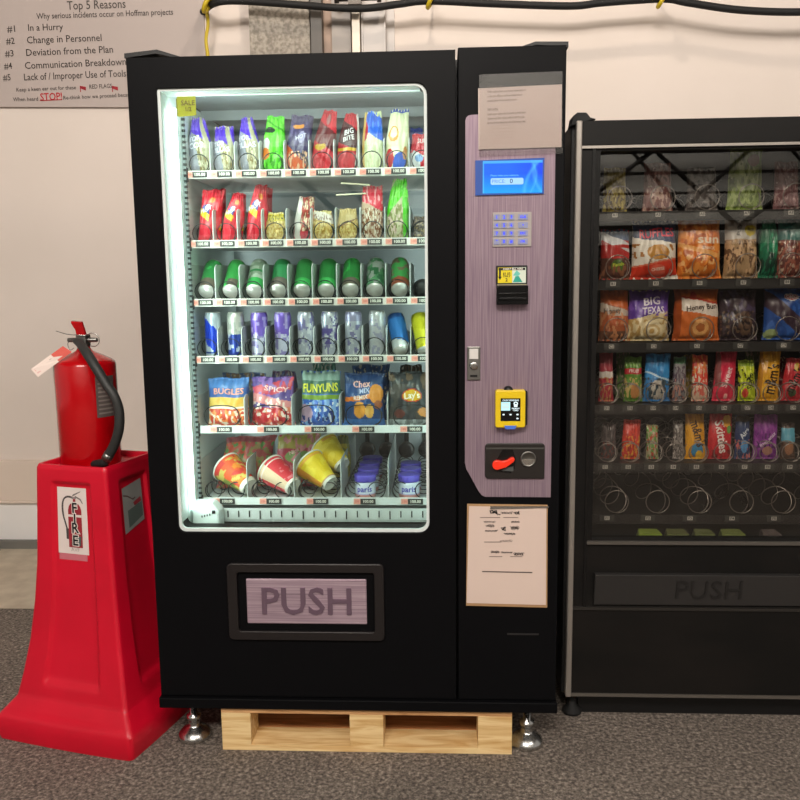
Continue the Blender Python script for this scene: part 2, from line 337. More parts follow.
def tie(px, py, lab, tail=None):
    c = at(px, py, 1.74); b = MB()
    b.tube([(c.x+.016*math.sin(a), 1.74+.026*math.cos(a), c.z+.028*math.sin(a)) for a in [2*PI*k/16 for k in range(17)]], .010, 8)
    b.tube([(c.x, 1.74+.02, c.z+.01), (c.x+.01, 1.8, c.z+.05), (c.x+.01, 1.9, c.z+.055)], .004, 6)
    if tail: b.tube(smooth([(c.x+.002, 1.72, c.z+.02)]+[tuple(at(*q, 1.8)) for q in tail]), .009, 6)
    tag(b.build('cable_tie', YEL), lab, 'cable tie', 'yellow cable ties')
tie(207, 5, 'yellow cable tie with a long dangling tail beside the grey notice', ((207, 12), (208, 25), (206, 40), (208, 58), (207, 70)))
tie(431, 1, 'yellow cable tie holding the cable above the black vending machine window')
tie(662, 0, 'yellow cable tie holding the cable at the right, above the older vending machine')
b = MB().add([(0, 0, 0), (.1, 0, 0), (.1, .12, 0), (0, .12, 0), (0, 0, .085), (.03, 0, .08), (.03, .12, .08), (0, .12, .085)], [(0, 3, 2, 1), (4, 5, 6, 7), (0, 1, 5, 4), (1, 2, 6, 5), (2, 3, 7, 6), (3, 0, 4, 7)])
tag(b.build('rubber_wedge', RUBBER, loc=(-1.6, 1.7, .004), bevel=.006), 'black rubber wedge at the foot of the wall, far left', 'wedge')

# ------------------------------------------------------------------ black vending machine
VM = empty('vending_machine', (0, 0, 0), 'tall black vending machine with lit snack window and mauve control panel, on a pallet', 'vending machine')
W = 1.172; ZB = .138; ZT = 1.993
b = MB()                                             # hollow cabinet
b.box(.004, .05, .1, .86, ZB+.03, ZT-.01); b.box(W-.05, W-.004, .1, .86, ZB+.03, ZT-.01); b.box(.05, W-.05, .82, .86, ZB+.03, ZT-.01)
b.box(.05, W-.05, .1, .82, ZT-.05, ZT-.01); b.box(.05, W-.05, .1, .82, ZB+.03, .62); b.box(.86, W-.05, .1, .82, .62, ZT-.05)
b.build('cabinet', BLACKS, VM)
MB().box(.86, .91, .088, .1, ZB+.034, ZT-.003).build('centre_post', BLACKS, VM)
MB().box(-.004, W+.004, -.012, .86, ZB, ZB+.032).build('base_rail', BLACK, VM, bevel=.003)
# top flaps
for x0, x1 in ((-.006, .12), (W-.12, W+.006)):
    s = x0 < .5; p = [(x0, ZT+.010), (x0, ZT+.016), (x1-.01 if s else x1, ZT+.018)] if 0 else None
    b = MB()
    if s: v = [(-.008, ZT+.002), (-.008, ZT+.014), (.082, ZT+.022), (.15, ZT+.001), (.14, ZT-.002), (.08, ZT+.012), (.004, ZT+.004)]
    else: v = [(W+.006, ZT+.002), (W+.006, ZT+.016), (W-.08, ZT+.018), (W-.135, ZT+.001), (W-.125, ZT-.002), (W-.078, ZT+.010), (W-.006, ZT+.006)]
    b.prism(v, .012, .14); b.build('top_flap', BLACKS, VM)
# door with window
GX0, GX1, GZ0, GZ1 = .079, .806, .679, 1.912
DOOR = MB(); inn = rrect(GX0, GX1, GZ0, GZ1, .03, 5, (.03, .03, .004, .02)); out = rect_match(0, .8815, ZB+.034, ZT)
DOOR.ring(out, inn, 0, .09)
DOOR = DOOR.build('glass_door', BLACK, VM, bevel=.0025)
b = MB(); b.ring([(p[0], p[1]) for p in inn], rrect(GX0+.008, GX1-.008, GZ0+.009, GZ1-.006, .024, 5, (.024, .024, .003, .016)), .006, .016); b.build('window_gasket', LINER, DOOR)
for jx in (GX0-.001, GX1-.002): MB().box(jx, jx+.003, .016, .09, GZ0+.02, GZ1-.002).build('door_jamb', LINER, DOOR)
MB().box(GX0, GX1-.02, .016, .09, GZ1-.002, GZ1+.001).build('door_jamb', LINER, DOOR)
MB().prism(rrect(GX0+.002, GX1-.002, GZ0+.002, GZ1-.002, .028, 5, (.028, .028, .003, .018)), .008, .012).build('glass', GLASS, DOOR)
# push flap
fl = MB(); fl.ring(rrect(.217, .674, .356, .588, .014), rrect(.246, .646, .382, .562, .008), -.012, .0); fl = fl.build('delivery_frame', mat('dark_bezel', '#1e1a1a', .35), DOOR, bevel=.002)
MB().box(.246, .646, .0005, .004, .382, .562).build('recess', BLACKG, fl)
b = MB().box(.271, .623, -.006, .0, .404, .541); fp = b.build('push_flap', MAUVEH, fl, bevel=.003)
b = MB(); vs, _ = text_mesh('PUSH', 'CENTER', .012); wd = max(v[0] for v in vs)-min(v[0] for v in vs); sz = .262/wd
b.text('PUSH', XZ(.448, -.0061, .470), sz, 0, (1, 1, 1, 1), 'CENTER', .012, ext=(0, -.004, 0)); b.build('raised_lettering', mat('mauve_letters', '#80697a', .35, .5), fp)
# control door
CDX0 = .888
b = MB().box(CDX0, W, 0, .09, ZB+.034, ZT+.005); CTRL = b.build('control_door', BLACK, VM, bevel=.003)
poly = [(.964, .786), (1.148, .785)]+[(1.146-.01+.01*math.cos(a), 1.826+.01*math.sin(a)) for a in (0, .5, 1, PI/2)]+[(.922+.014*math.cos(a), 1.812+.014*math.sin(a)) for a in (PI/2, 2.1, 2.6, PI)]+[(.907, .884), (.911, .866), (.92, .85), (.945, .803), (.954, .791)]
CP = MB().prism(poly, -.003, 0).build('control_panel', MAUVE, CTRL)
# display
b = MB(); b.prism([(.934, 1.617), (1.117, 1.619), (1.117, 1.712), (.934, 1.708)], -.008, -.003); b.build('display_bezel', mat('bezel_glow', '#3558a8', .25), CTRL)  # blue of the bezel stands in for the screen's glow on it
def screen_mat():
    m = bpy.data.materials.new('blue_screen'); m.use_nodes = True; nt = m.node_tree; bb = nt.nodes['Principled BSDF']; L = nt.links
    a = nt.nodes.new('ShaderNodeAttribute'); a.attribute_name = 'Col'; L.new(a.outputs['Color'], bb.inputs['Emission Color']); bb.inputs['Emission Strength'].default_value = 1.15
    bb.inputs['Base Color'].default_value = (0, 0, 0, 1); bb.inputs['Roughness'].default_value = .2; return m
SCR = screen_mat()
b = MB(); n1, n2 = 48, 26; vs = []; fs = []; cs = []
sx0, sx1, sz0, sz1 = .954, 1.112, 1.622, 1.706
for j in range(n2+1):
    for i in range(n1+1): vs.append((sx0+(sx1-sx0)*i/n1, -.0085, sz0+(sz1-sz0)*j/n2))
for j in range(n2):
    for i in range(n1):
        u, v = (i+.5)/n1, (j+.5)/n2
        c = Vector(S('#1466f4')[:3]).lerp(Vector(S('#0a3cff')[:3]), max(0, u*1.4-.6))
        c = c.lerp(Vector(S('#18a2fb')[:3]), max(0, .95-v*1.6))
        for cu, wd, sg in ((.70+.25*v*v, .03, .35), (1.0-.42*v+.3*v*v, .03, .3), (.80+.1*math.sin(v*3), .02, .3)):
            c = c.lerp(Vector(S('#5fd0ff')[:3]), sg*math.exp(-((u-cu)/wd)**2))
        if v > .93 or u < .025: c = c.lerp(Vector(S('#56c4ff')[:3]), .6)
        fs.append((j*(n1+1)+i, j*(n1+1)+i+1, (j+1)*(n1+1)+i+1, (j+1)*(n1+1)+i)); cs.append(tuple(c)+(1,))
b.add(vs, fs, cols=cs)
b.prism(rrect(.975, 1.062, 1.644, 1.661, .004, 3), -.0095, -.0088, 0, S('#a7d3ff'))
b.text('PRICE:', XZ(.996, -.0098, 1.6525), .013, 0, S('#4d7fd6')); b.text('0', XZ(1.03, -.0098, 1.6525), .017, 0, S('#10305e'), 'CENTER', .01)
b.text('Please make your selection', XZ(1.012, -.0098, 1.668), .0068, 0, S('#7fd0ff'))
b.build('display', SCR, CTRL)
# keypad
kp = MB().box(.981, 1.085, -.007, -.003, 1.481, 1.572).build('keypad', mat('keypad_grey', '#a9a19c', .5), CTRL, bevel=.001)
keys = [['1', '2', '3', 'CLR'], ['4', '5', '6', '+'], ['7', '8', '9', 'ESC'], ['*', '0', '#', 'OK']]
KM = mat('key_face', '#8f94b8', .4); KB = mat('key_glyph', '#2b3fe0', .4, emit='#2438ff', estr=.7)
for r in range(4):
    for c in range(4):
        x = .992+.0195*c if c < 3 else 1.062; hw = .0075 if c < 3 else .013; z = 1.559-.0215*r
        b = MB().box(x-hw, x+hw, -.0095, -.007, z-.0075, z+.0075)
        b.text(keys[r][c], XZ(x, -.0098, z), .012 if c < 3 else .009, 1, (1, 1, 1, 1), 'CENTER', .03); b.build('key', [KM, KB], kp)
# bill validator
b = MB(); b.box(.991, 1.075, -.012, -.003, 1.378, 1.431); bv = b.build('bill_validator', BLACKS, CTRL, bevel=.002)
b = MB(); b.prism([(.991, 1.326), (1.076, 1.326), (1.076, 1.377), (.991, 1.377)], -.03, -.003); b.box(.998, 1.069, -.034, -.03, 1.338, 1.345); b.box(.998, 1.069, -.033, -.03, 1.352, 1.358)
b.build('bill_mouth', BLACKG, bv, bevel=.003)
b = MB(); y = -.0125; Yc = S('#e6d21a'); Tc = S('#2aa391')
b.prism([(.9955, 1.384), (1.034, 1.384), (1.034, 1.4255), (.9955, 1.4255)], y, y+.0004, 0, Yc); b.prism([(1.034, 1.384), (1.071, 1.384), (1.071, 1.4255), (1.034, 1.4255)], y, y+.0004, 0, S('#d8e3d2'))
b.prism([(1.036, 1.386), (1.062, 1.386), (1.052, 1.402), (1.043, 1.402)], y-.0003, y, 0, Tc); b.prism([(1.036, 1.404), (1.046, 1.418), (1.056, 1.408), (1.05, 1.402)], y-.0003, y, 0, S('#6cc7b8'))
b.prism([(.997, 1.418), (1.069, 1.418), (1.069, 1.4245), (.997, 1.4245)], y-.0004, y, 0, K)
b.text('INSERT BILL HERE', XZ(1.036, y-.0006, 1.4212), .0068, 0, S('#f4f0e0'), 'CENTER', .02)
b.prism([(.9985, 1.400), (1.0035, 1.400), (1.0035, 1.418), (.9985, 1.418)], y-.0003, y, 0, K); b.prism([(.996, 1.401), (1.001, 1.392), (1.006, 1.401)], y-.0003, y, 0, K)
b.text('$1 $5', XZ(1.019, y-.0004, 1.409), .0085, 0, K, 'CENTER', .02); b.text('ONLY', XZ(1.019, y-.0004, 1.402), .0075, 0, K, 'CENTER', .02); b.text('2', XZ(1.019, y-.0004, 1.392), .012, 0, K, 'CENTER', .03)
b.prism([(.993, 1.3785), (1.073, 1.3785), (1.073, 1.3805), (.993, 1.3805)], y-.0003, y, 0, S('#b2a98a'))
b.build('bill_label', PRINT, bv)
# lock plate
lk = MB().box(.913, .949, -.009, -.003, 1.119, 1.212).build('lock_plate', DULLST, CTRL, bevel=.002)
MB().box(.919, .943, -.0105, -.009, 1.178, 1.206).build('lock_window', mat('lock_white', '#d9d6d2', .3), lk)
b = MB(); b.lathe([(.011, 0), (.012, .004), (.008, .006), (.003, .0062)], 16, M=Matrix.Translation((.931, -.009, 1.16)) @ Matrix.Rotation(PI/2, 4, 'X')); b.build('lock_cylinder', STEEL, lk)
MB().box(.921, .941, -.0105, -.009, 1.128, 1.134).build('slot', BLACKS, lk)
# yellow card reader
cr = MB(); cr.prism(rrect(.990, 1.072, .989, 1.093, .006), -.03, -.003); cr = cr.build('card_reader', mat('reader_yellow', '#e8c615', .4), CTRL, bevel=.003)
MB().prism(rrect(1.004, 1.078, .993, 1.091, .006), -.022, -.003).build('rear_shell', BLACKS, cr)
b = MB().box(1.004, 1.058, -.0312, -.03, 1.008, 1.071); b.build('screen_glass', BLACKG, cr)
b = MB(); y = -.0318; wl = S('#e9fbff')
b.prism([(1.005, 1.037), (1.03, 1.037), (1.03, 1.061), (1.005, 1.061)], y, y+.0003, 0, S('#bdf0f5'))
for i in range(5): b.prism([(1.008, 1.041+i*.0038), (1.027, 1.041+i*.0038), (1.027, 1.0422+i*.0038), (1.008, 1.0422+i*.0038)], y-.0002, y, 0, S('#ddccbb'))
b.text('CASH VENDING', XZ(1.031, y, 1.0655), .0062, 0, wl, 'CENTER', .02); b.prism(rrect(1.040, 1.050, 1.047, 1.055, .002, 3), y, y+.0003, 0, wl)
b.ring(rrect(1.039, 1.051, 1.051, 1.062, .005, 3), rrect(1.042, 1.048, 1.051, 1.059, .003, 3), y, y+.0003, 0, wl)
b.text('PRESENT', XZ(1.045, y, 1.0425), .0055, 0, wl, 'CENTER', .03); b.text('CARD', XZ(1.045, y, 1.0375), .0055, 0, wl, 'CENTER', .03)
for x, z in ((1.012, 1.026), (1.031, 1.026), (1.05, 1.026), (1.05, 1.015)): b.prism(rrect(x-.003, x+.003, z-.002, z+.002, .0015, 2), y, y+.0003, 0, wl)
b.build('reader_display', SCR, cr)
b = MB(); b.lathe([(.013, 0), (.013, .02)], 16, M=Matrix.Translation((1.026, -.004, 1.09)) @ Matrix.Rotation(PI/2, 4, 'X')); b.build('antenna', BLACKS, cr)
MB().prism([(1.018, .985), (1.044, .985), (1.048, .995), (1.014, .995)], -.031, -.012).build('card_slot', mat('slot_blue', '#4a6fc0', .4, emit='#3a6fff', estr=.15), cr)
# coin panel
cpn = MB(); cpn.prism(rrect(.963, 1.129, .840, .941, .009, 4, (.003, .01, .01, .01)), -.010, -.003); cpn = cpn.build('coin_panel', mat('coin_black', '#221e1c', .4), CTRL, bevel=.002)
MB().box(.965, 1.127, -.0115, -.010, .925, .929).build('seam', mat('seam_grey', '#4a4a46', .5), cpn)
b = MB(); b.prism([(.992, .890), (1.012, .924), (1.04, .924), (1.048, .9), (1.046, .87), (1.035, .857), (1.003, .860)], -.0115, -.010); b.build('coin_funnel', BLACKG, cpn)
MB().prism([(1.008, .864), (1.042, .862), (1.042, .876), (1.02, .872)], -.0135, -.0115).build('coin_lip', mat('lip_grey', '#4e5150', .4), cpn)
lev = [(.984, .868)]; lev = []
for k in range(9): a = math.radians(70+25*k); lev.append((.996+.0135*math.cos(a), .882+.0135*math.sin(a)))
lev += [(1.02, .8755), (1.041, .891), (1.0445, .897), (1.043, .903), (1.036, .904), (1.022, .895), (1.01, .893)]
MB().prism(lev, -.026, -.0115).build('return_lever', mat('lever_orange', '#f0341a', .35, emit='#f0341a', estr=.12), cpn, bevel=.002)
T = Matrix.Translation((1.083, -.010, .897)) @ Matrix.Rotation(PI/2, 4, 'X')
b = MB().lathe([(.022, 0), (.0225, .003), (.019, .005), (.018, .002)], 24, M=T); b.build('coin_slot_ring', DULLST, cpn)
b = MB(); b.prism([(1.083+.018*math.cos(a), .897+.018*math.sin(a)) for a in [PI+PI*k/10 for k in range(11)]], -.0135, -.010); b.build('coin_cup', STEEL, cpn)
# recess handle line at the foot of the control door
MB().box(1.03, 1.12, -.003, 0, .375, .379).build('access_slot', mat('slot_edge', '#2c2a2a', .4), CTRL)
# feet
for x, y in ((.073, .07), (1.096, .062), (.073, .76), (1.096, .76)):
    b = MB().lathe([(.048, 0), (.052, .005), (.048, .018), (.036, .03), (.022, .038), (.018, .042), (.018, .06), (.022, .062), (.022, .075), (.012, .078), (.012, .145)], 24)
    b.build('levelling_foot', STEEL, VM, loc=(x, y, 0))
# interior
IX0, IX1 = .083, .845
for lx in (IX0-.006, IX1): MB().box(lx, lx+.006, .09, .76, .62, 1.93).build('side_liner', LINER, VM)
MB().box(IX0, IX1, .755, .765, .62, 1.94).build('rear_liner', GREYL, VM)
b = MB(); b.box(IX0, IX1, .09, .76, 1.935, 1.94); b.box(IX0, IX1, .60, .64, 1.84, 1.86); b.box(IX0, IX1, .40, .42, 1.905, 1.935); b.build('ceiling_liner', GREYL, VM)
for x in (IX0+.001, IX1-.013):
    b = MB(); b.box(x, x+.008, .185, .197, .66, 1.9)
    for k in range(76): b.box(x+.003, x+.0125, .18, .1855, .68+k*.016, .687+k*.016, 1)
    b.build('slotted_upright', [mat('upright_grey', '#9aa3a2', .5), BLACKS], VM)
LED = mat('led_white', '#ffffff', .5, emit='#e9fff8', estr=7)
for x, tx in ((IX0+.004, .5), (IX1-.02, .4)):
    st = MB().box(x, x+.01, .094, .108, .72, 1.88).build('light_strip', LED, VM)
def led(name, loc, tgt, sx, sy, p):
    o = area(name, loc, tgt, sx, sy, p, (.93, 1.0, .97)); return o
led('machine_light', (GX0+.03, .05, 1.3), (.47, .2, 1.3), .03, 1.15, 2.6)
led('machine_light', (IX1-.03, .05, 1.3), (.40, .2, 1.3), .03, 1.15, 2.6)
led('machine_light', (.45, .06, 1.885), (.45, .7, 1.5), .66, .03, 1.3)
for lx, tx in ((.115, .5), (.81, .42)): led('machine_light', (lx, .675, 1.27), (tx, .80, 1.27), .03, 1.1, .75)  # unseen rear lights, added to lift the grey behind the products
# lift tray under the lowest shelf
lt = MB(); lt.box(IX0+.004, IX1-.004, .165, .17, .668, .703); lt.box(IX0+.004, IX1-.004, .17, .7, .66, .668)
lt = lt.build('lift_tray', TRAY, VM)
for k in range(22): MB().box(.112+k*.0335, .1155+k*.0335, .163, .1655, .676 if k % 4 != 1 else .670, .696).build('slot', BLACKS, lt)
b = MB(); b.prism([(.088, .64), (.172, .64), (.172, .712), (.150, .738), (.088, .738)], .098, .155); mot = b.build('lift_bracket', LINER, VM, bevel=.006)
b = MB(); b.box(.150, .160, .0955, .099, .706, .716)
for k in range(4): b.box(.118+k*.008, .121+k*.008, .0955, .099, .694+k*.002, .700+k*.002)
b.build('bracket_holes', BLACKS, mot)
b = MB(); b.box(.1, .84, .3, .31, .60, .66); b.box(.42, .84, .24, .25, .60, .655, 1); b.box(.10, .30, .26, .27, .60, .655, 2); b.build('lift_floor', [GREYL, BLACKS, mat('mid_grey', '#5c6262', .5)], VM)

# shelves
ROWZ = [1.712, 1.5095, 1.335, 1.1615, .945, .717]       # rail centre heights at y = .2
PITCH10, X10 = .0737, .0868
def helix(r, y0, y1, turns, wire, cz, ph=0, n=20, flip=1, mi=0):
    N = int(turns*n); pts = []
    for i in range(N+1):
        a = 2*PI*i/n*flip+ph; pts.append((r*math.cos(a), y0+.006*min(1, i/n)+(y1-y0-.006)*max(0, i-n)/(N-n), cz+r*math.sin(a)))
    return MB().tube(pts, wire, 5)
def coil10(r, wire, m, turns=8, name='spiral'): return helix(r, .212, .70, turns, wire, 0, -PI/2).build(name, m)
RAILM = mat('rail_white', '#eeeae4', .4)
def rail_label(w10, shelf, cx, zc, wide, price):
    b = MB(); y = .1965
    if wide: xa, xm, xb, h = cx-.034, cx-.013, cx+.034, .0085
    else: xa, xm, xb, h = cx-.0345, cx-.0155, cx+.028, .0082
    b.prism([(xa, zc-h), (xm, zc-h), (xm, zc+h), (xa, zc+h)], y, .1995, 0, S('#f0a898')); b.prism([(xm, zc-h), (xb, zc-h), (xb, zc+h), (xm, zc+h)], y-.0004, .1995, 0, S('#3a3836'))
    b.text('100', XZ((xa+xm)/2, y-.0003, zc), .010, 0, S('#d9675c'), 'CENTER', .02)
    b.text(price, XZ((xm+xb)/2, y-.0007, zc), .0125, 0, S('#f2ece0'), 'CENTER', .02)
    return b.build('price_label', PRINT, shelf)
protos = {}
def div_mesh(h):
    p = [(.204, 0), (.65, 0), (.65, h), (.225, h), (.208, h-.008), (.204, h-.02)]
    v = [(-.0012, y, z) for y, z in p]+[(.0012, y, z) for y, z in p]; n = len(p)
    return MB().add(v, [tuple(range(n)), tuple(range(2*n-1, n-1, -1))]+[(i, i+n, (i+1) % n+n, (i+1) % n) for i in range(n)])
TRAYZ = []
for r, zc in enumerate(ROWZ):
    tall = r >= 4; hh = .0115 if not tall else .0118
    b = MB(); b.box(IX0+.008, IX1-.008, .2, .203, zc-hh, zc+hh); b.box(IX0+.008, IX1-.008, .203, .655, zc-.004, zc-.001)
    b.box(IX0+.006, IX0+.012, .19, .2, zc-.02, zc+.02, 1)
    if r == 5:
        for k in range(32):
            b.box(.10+k*.0225, .103+k*.0225, .215, .24, zc-.001, zc-.0005, 1)
    sh = b.build('shelf', [RAILM if r < 4 else TRAY, BLACKS], VM); tz = zc-.001; TRAYZ.append(tz)
    nc = 5 if tall else 10; pitch = PITCH10*(2 if tall else 1)
    dh = (.1, .105, .115, .1, .105, .13)[r]
    for i in range(nc+1):
        k = ('d', dh)
        if k not in protos: o = div_mesh(dh).build('divider', DIV, sh, loc=(X10+i*pitch, 0, tz)); protos[k] = o
        else: copyof(protos[k], sh, (X10+i*pitch, 0, tz))
    for i in range(nc):
        cx = X10+(i+.5)*pitch
        k = ('l', tall, r in (2, 3))
        if k not in protos: protos[k] = rail_label(0, sh, cx, zc, tall, '100.00'); protos[k]['x0'] = cx; protos[k]['z0'] = zc
        else: copyof(protos[k], sh, (cx-protos[k]['x0'], 0, zc-protos[k]['z0']))
        if r < 4:
            rr = .029 if r in (0, 1) else .030
            k = ('c', rr)
            if k not in protos:
                o = helix(rr, .212, .65, 8, .0016, 0, -PI/2).build('spiral', WIRE, sh, loc=(cx, 0, tz+rr+.004)); protos[k] = o
            else: copyof(protos[k], sh, (cx, 0, tz+rr+.004))
        elif r == 4:
            k = 'c5'
            if k not in protos:
                pts = []
                for j in range(6*24+1):
                    a = 2*PI*j/24-PI/2; ex = math.copysign(abs(math.cos(a))**.7, math.cos(a)); ez = math.copysign(abs(math.sin(a))**.8, math.sin(a))
                    pts.append((.055*ex, .212+.006*min(1, j/24)+.43*max(0, j-24)/120, .034*ez))
                protos[k] = MB().tube(pts, .0018, 5).build('spiral', WIRE, sh, loc=(cx, 0, tz+.04))
            else: copyof(protos[k], sh, (cx, 0, tz+.04))
        else:
            for s in (-1, 1):
                k = 'c6%d' % s
                if k not in protos: protos[k] = helix(.026, .212, .65, 9, .0017, 0, -PI/2, flip=s).build('spiral', WIRE, sh, loc=(cx+s*.036, 0, tz+.032))
                else: copyof(protos[k], sh, (cx+s*.036, 0, tz+.032))
# black motor yokes at the back of the lowest shelf
for i in range(10):
    if i >= 6:
        b = MB().lathe([(.03, 0), (.03, .01), (.018, .018)], 20, M=Matrix.Translation((X10+(i+.5)*PITCH10, .735, TRAYZ[5]+.055)) @ Matrix.Rotation(PI/2, 4, 'X'))
        b.box(X10+(i+.5)*PITCH10-.008, X10+(i+.5)*PITCH10+.008, .735, .75, TRAYZ[5]+.07, TRAYZ[5]+.19); b.build('motor_yoke', BLACKS, VM)

MB().lathe([(.020, 0), (.027, .004), (.027, .03), (.012, .035)], 20, M=Matrix.Translation((X10+9.5*PITCH10, .26, TRAYZ[2]+.036)) @ Matrix.Rotation(PI/2, 4, 'X')).build('spiral_hub', BLACKS, VM)
# sticky note inside the glass
a = at(177.5, 97, .02); e = at(197, 116.5, .02)
b = MB(); x0, x1, z0, z1 = a.x, e.x, e.z, a.z
b.add([(x0, .02, z0), (x1, .0135, z0+.002), (x1, .0135, z1), (x0, .0135, z1), (x0, .021, z0), (x1, .0145, z0+.002), (x1, .0145, z1), (x0, .0145, z1)], [(0, 1, 2, 3), (7, 6, 5, 4), (0, 4, 5, 1), (1, 5, 6, 2), (2, 6, 7, 3), (3, 7, 4, 0)], 0, S('#d9cc1e'))
b.box(x0-.006, x0+.012, .024, .025, z0+.003, z1-.003, 0, S('#a79d22'))
b.text('SALE', XZ((x0+x1)/2+.004, .0128, z0+.034), .018, 0, S('#8a6a10'), 'CENTER', .01); b.text('1/2', XZ((x0+x1)/2+.004, .0128, z0+.018), .015, 0, S('#8a6a10'), 'CENTER', .01)
tag(b.build('sticky_note', PRINT), 'small yellow sticky note at the top left inside the lit machine window', 'note')

# papers on the machine
def paper(name, x0, x1, pts, y, col, lines, lab, cat): pass
t = empty('paper_notice', (1.05, -.006, 1.75), 'white typed notice in a clear plastic sleeve at the top of the mauve control panel', 'notice')
def quad(b, P, y0, y1, mi=0, col=(1, 1, 1, 1), o=(0, 0, 0)):
    return b.prism([(p.x-o[0], p.z-o[2]) for p in P], y0-o[1], y1-o[1], mi, col)
o = t.location; Q = lambda *pp: [at(p[0], p[1], 0) for p in pp]
b = quad(MB(), Q((478.5, 150), (561, 147.5), (561.5, 85), (478, 89)), -.0075, -.0068, 0, S('#d3c3b8'), o)
a = at(487, 93, 0)
for i, (wd, gap) in enumerate(((13, 0), (33, 0), (30, 0), (25, 0), (0, 0), (9, 0), (33, 0), (32, 0), (33, 0))):
    if wd == 0: continue
    z = 1.8935-i*.0103-(.001*i); x = .966; wm = wd/330
    txt = ['NOTICE TO ALL USERS', 'If this machine takes your money please report it', 'to the site office or call the number that is', 'posted below during working hours', '', 'REFUNDS', 'Leave your name, the amount and the item', 'chosen and the refund will be left for you', 'at the front desk by the following day'][i]
    vs, _ = text_mesh(txt, 'LEFT', .01); wr = max(v[0] for v in vs)
    f = XZ(x-o.x, -.0080-o.y, z-o.z, .03)
    b.text(txt, (lambda p, q, f=f, k=(wm/wr): f(p, q*.0085/k*1.0)), wm/wr, 0, S('#6b5f58'), 'LEFT', .01)
for i in range(5): 
    z = 1.795-i*.008-o.z; b.prism([(.975-o.x, z), (1.035-o.x, z+.002), (1.035-o.x, z+.0028), (.975-o.x, z+.0008)], -.0079-o.y, -.0076-o.y, 0, S('#b9a79c'))
b.build('paper', PRINT, t)
b = quad(MB(), Q((479, 157), (562, 154), (562, 72), (479, 75.5)), -.0092, -.0088, 0, (1, 1, 1, 1), o)
SLV = glass_mat('clear_sleeve', '#f4f2f2', .06, .12)
b.build('plastic_sleeve', SLV, t)
t = empty('clipboard', (1.025, 0, .455), 'tan clipboard with a handwritten sign up sheet hanging low on the black control door', 'clipboard')
o = t.location
b = quad(MB(), Q((466, 605), (547, 607), (547.5, 504.5), (467, 503.5)), -.006, -.001, 0, S('#b08a62'), o); b.build('board', PRINT, t, bevel=.001)
b = quad(MB(), Q((466.5, 602), (545.5, 604), (546, 507), (469, 505.5)), -.0078, -.0062, 0, S('#dcc6ba'), o)
y = -.0084
def scrib(px0, px1, py, seed, amp=1.4, wd=.0012, col='#4a403c', loops=6):
    rnd = random.Random(seed); P = []
    n = loops*6
    for i in range(n+1):
        u = i/n; a_ = at(px0+(px1-px0)*u+amp*.6*math.sin(i*1.9+seed), py+amp*math.sin(i*1.3+seed)*rnd.uniform(.4, 1.1), 0); P.append((a_.x-o.x, y-o.y, a_.z-o.z))
    b.tube(P, wd*.5, 4, 0, S(col))
scrib(490, 497, 511, 1, 2.2, .004, '#15110f', 2); scrib(497, 500, 513.5, 2, .8, .002, '#15110f', 1); scrib(501, 512, 512, 3, 1.4, .0014); scrib(514, 519, 512, 4, 1.5, .003, '#3a322e', 3)
for a_, c_, py in ((480, 500, 516.5), (503, 518, 516.5), (484, 501, 541), (489, 502, 555.5), (510, 522, 555.5)): b.prism([(at(a_, py, 0).x-o.x, at(a_, py+.5, 0).z-o.z), (at(c_, py, 0).x-o.x, at(c_, py+.5, 0).z-o.z), (at(c_, py, 0).x-o.x, at(c_, py-.2, 0).z-o.z), (at(a_, py, 0).x-o.x, at(a_, py-.2, 0).z-o.z)], y-o.y-.0003, y-o.y+.0005, 0, S('#8a7870'))
scrib(484, 495, 521, 5, 1); scrib(511, 519, 521, 6, 1.2); scrib(486, 494, 525, 7, 1.6); scrib(485, 497, 530, 8, 1, .0018); scrib(502, 505, 528, 9, 2.5, .0025, '#3a322e', 2); scrib(504, 515, 533, 10, 1.2, .0024, '#3a322e', 4); scrib(511, 518, 527, 11, 2, .0016)
scrib(500, 512, 540, 12, 1.6, .001, '#8a7870'); scrib(491, 499, 551, 13, 1.3, .0018); scrib(501, 512, 551.5, 14, 1, .0016); scrib(514, 523, 553, 15, 1.6, .002)
b.prism([(at(482, 571, 0).x-o.x, at(482, 571, 0).z-o.z), (at(532, 572, 0).x-o.x, at(532, 572, 0).z-o.z), (at(532, 571, 0).x-o.x, at(532, 571, 0).z-o.z), (at(482, 570, 0).x-o.x, at(482, 570, 0).z-o.z)], y-o.y-.0003, y-o.y+.0005, 0, S('#5a4c46'))
b.build('sheet', PRINT, t)
b = quad(MB(), Q((490, 508), (548, 506.5), (548, 505.2), (490, 505.2)), -.0115, -.008, 0, (1, 1, 1, 1), o); b.build('clip', STEEL, t)

# ------------------------------------------------------------------ pallet
PL = empty('wooden_pallet', (.612, 0, 0), 'pale pine pallet on the asphalt under the black vending machine', 'pallet')
px0, px1 = -.433, .434; H = .1365; DY = .86
for k in range(6):
    y0 = k*.152; b = MB().box(px0, px1, y0, min(y0+.1, DY), H-.017, H); b.build('deck_board', WOOD, PL, bevel=.001)
for (a_, c_) in ((px0, px0+.088), (-.047, .053), (px1-.1, px1)):
    for y0 in (0, .38, .76): MB().box(a_, c_, y0, y0+.1, .018, H-.017).build('block', WOODB, PL, bevel=.001)
for y0 in (0, .104, .38, .76): MB().box(px0, px1, y0, y0+.1, 0, .018).build('bottom_board', WOODR if y0 else WOODB, PL, bevel=.001)  # inner bottom boards browner and redder than the front one

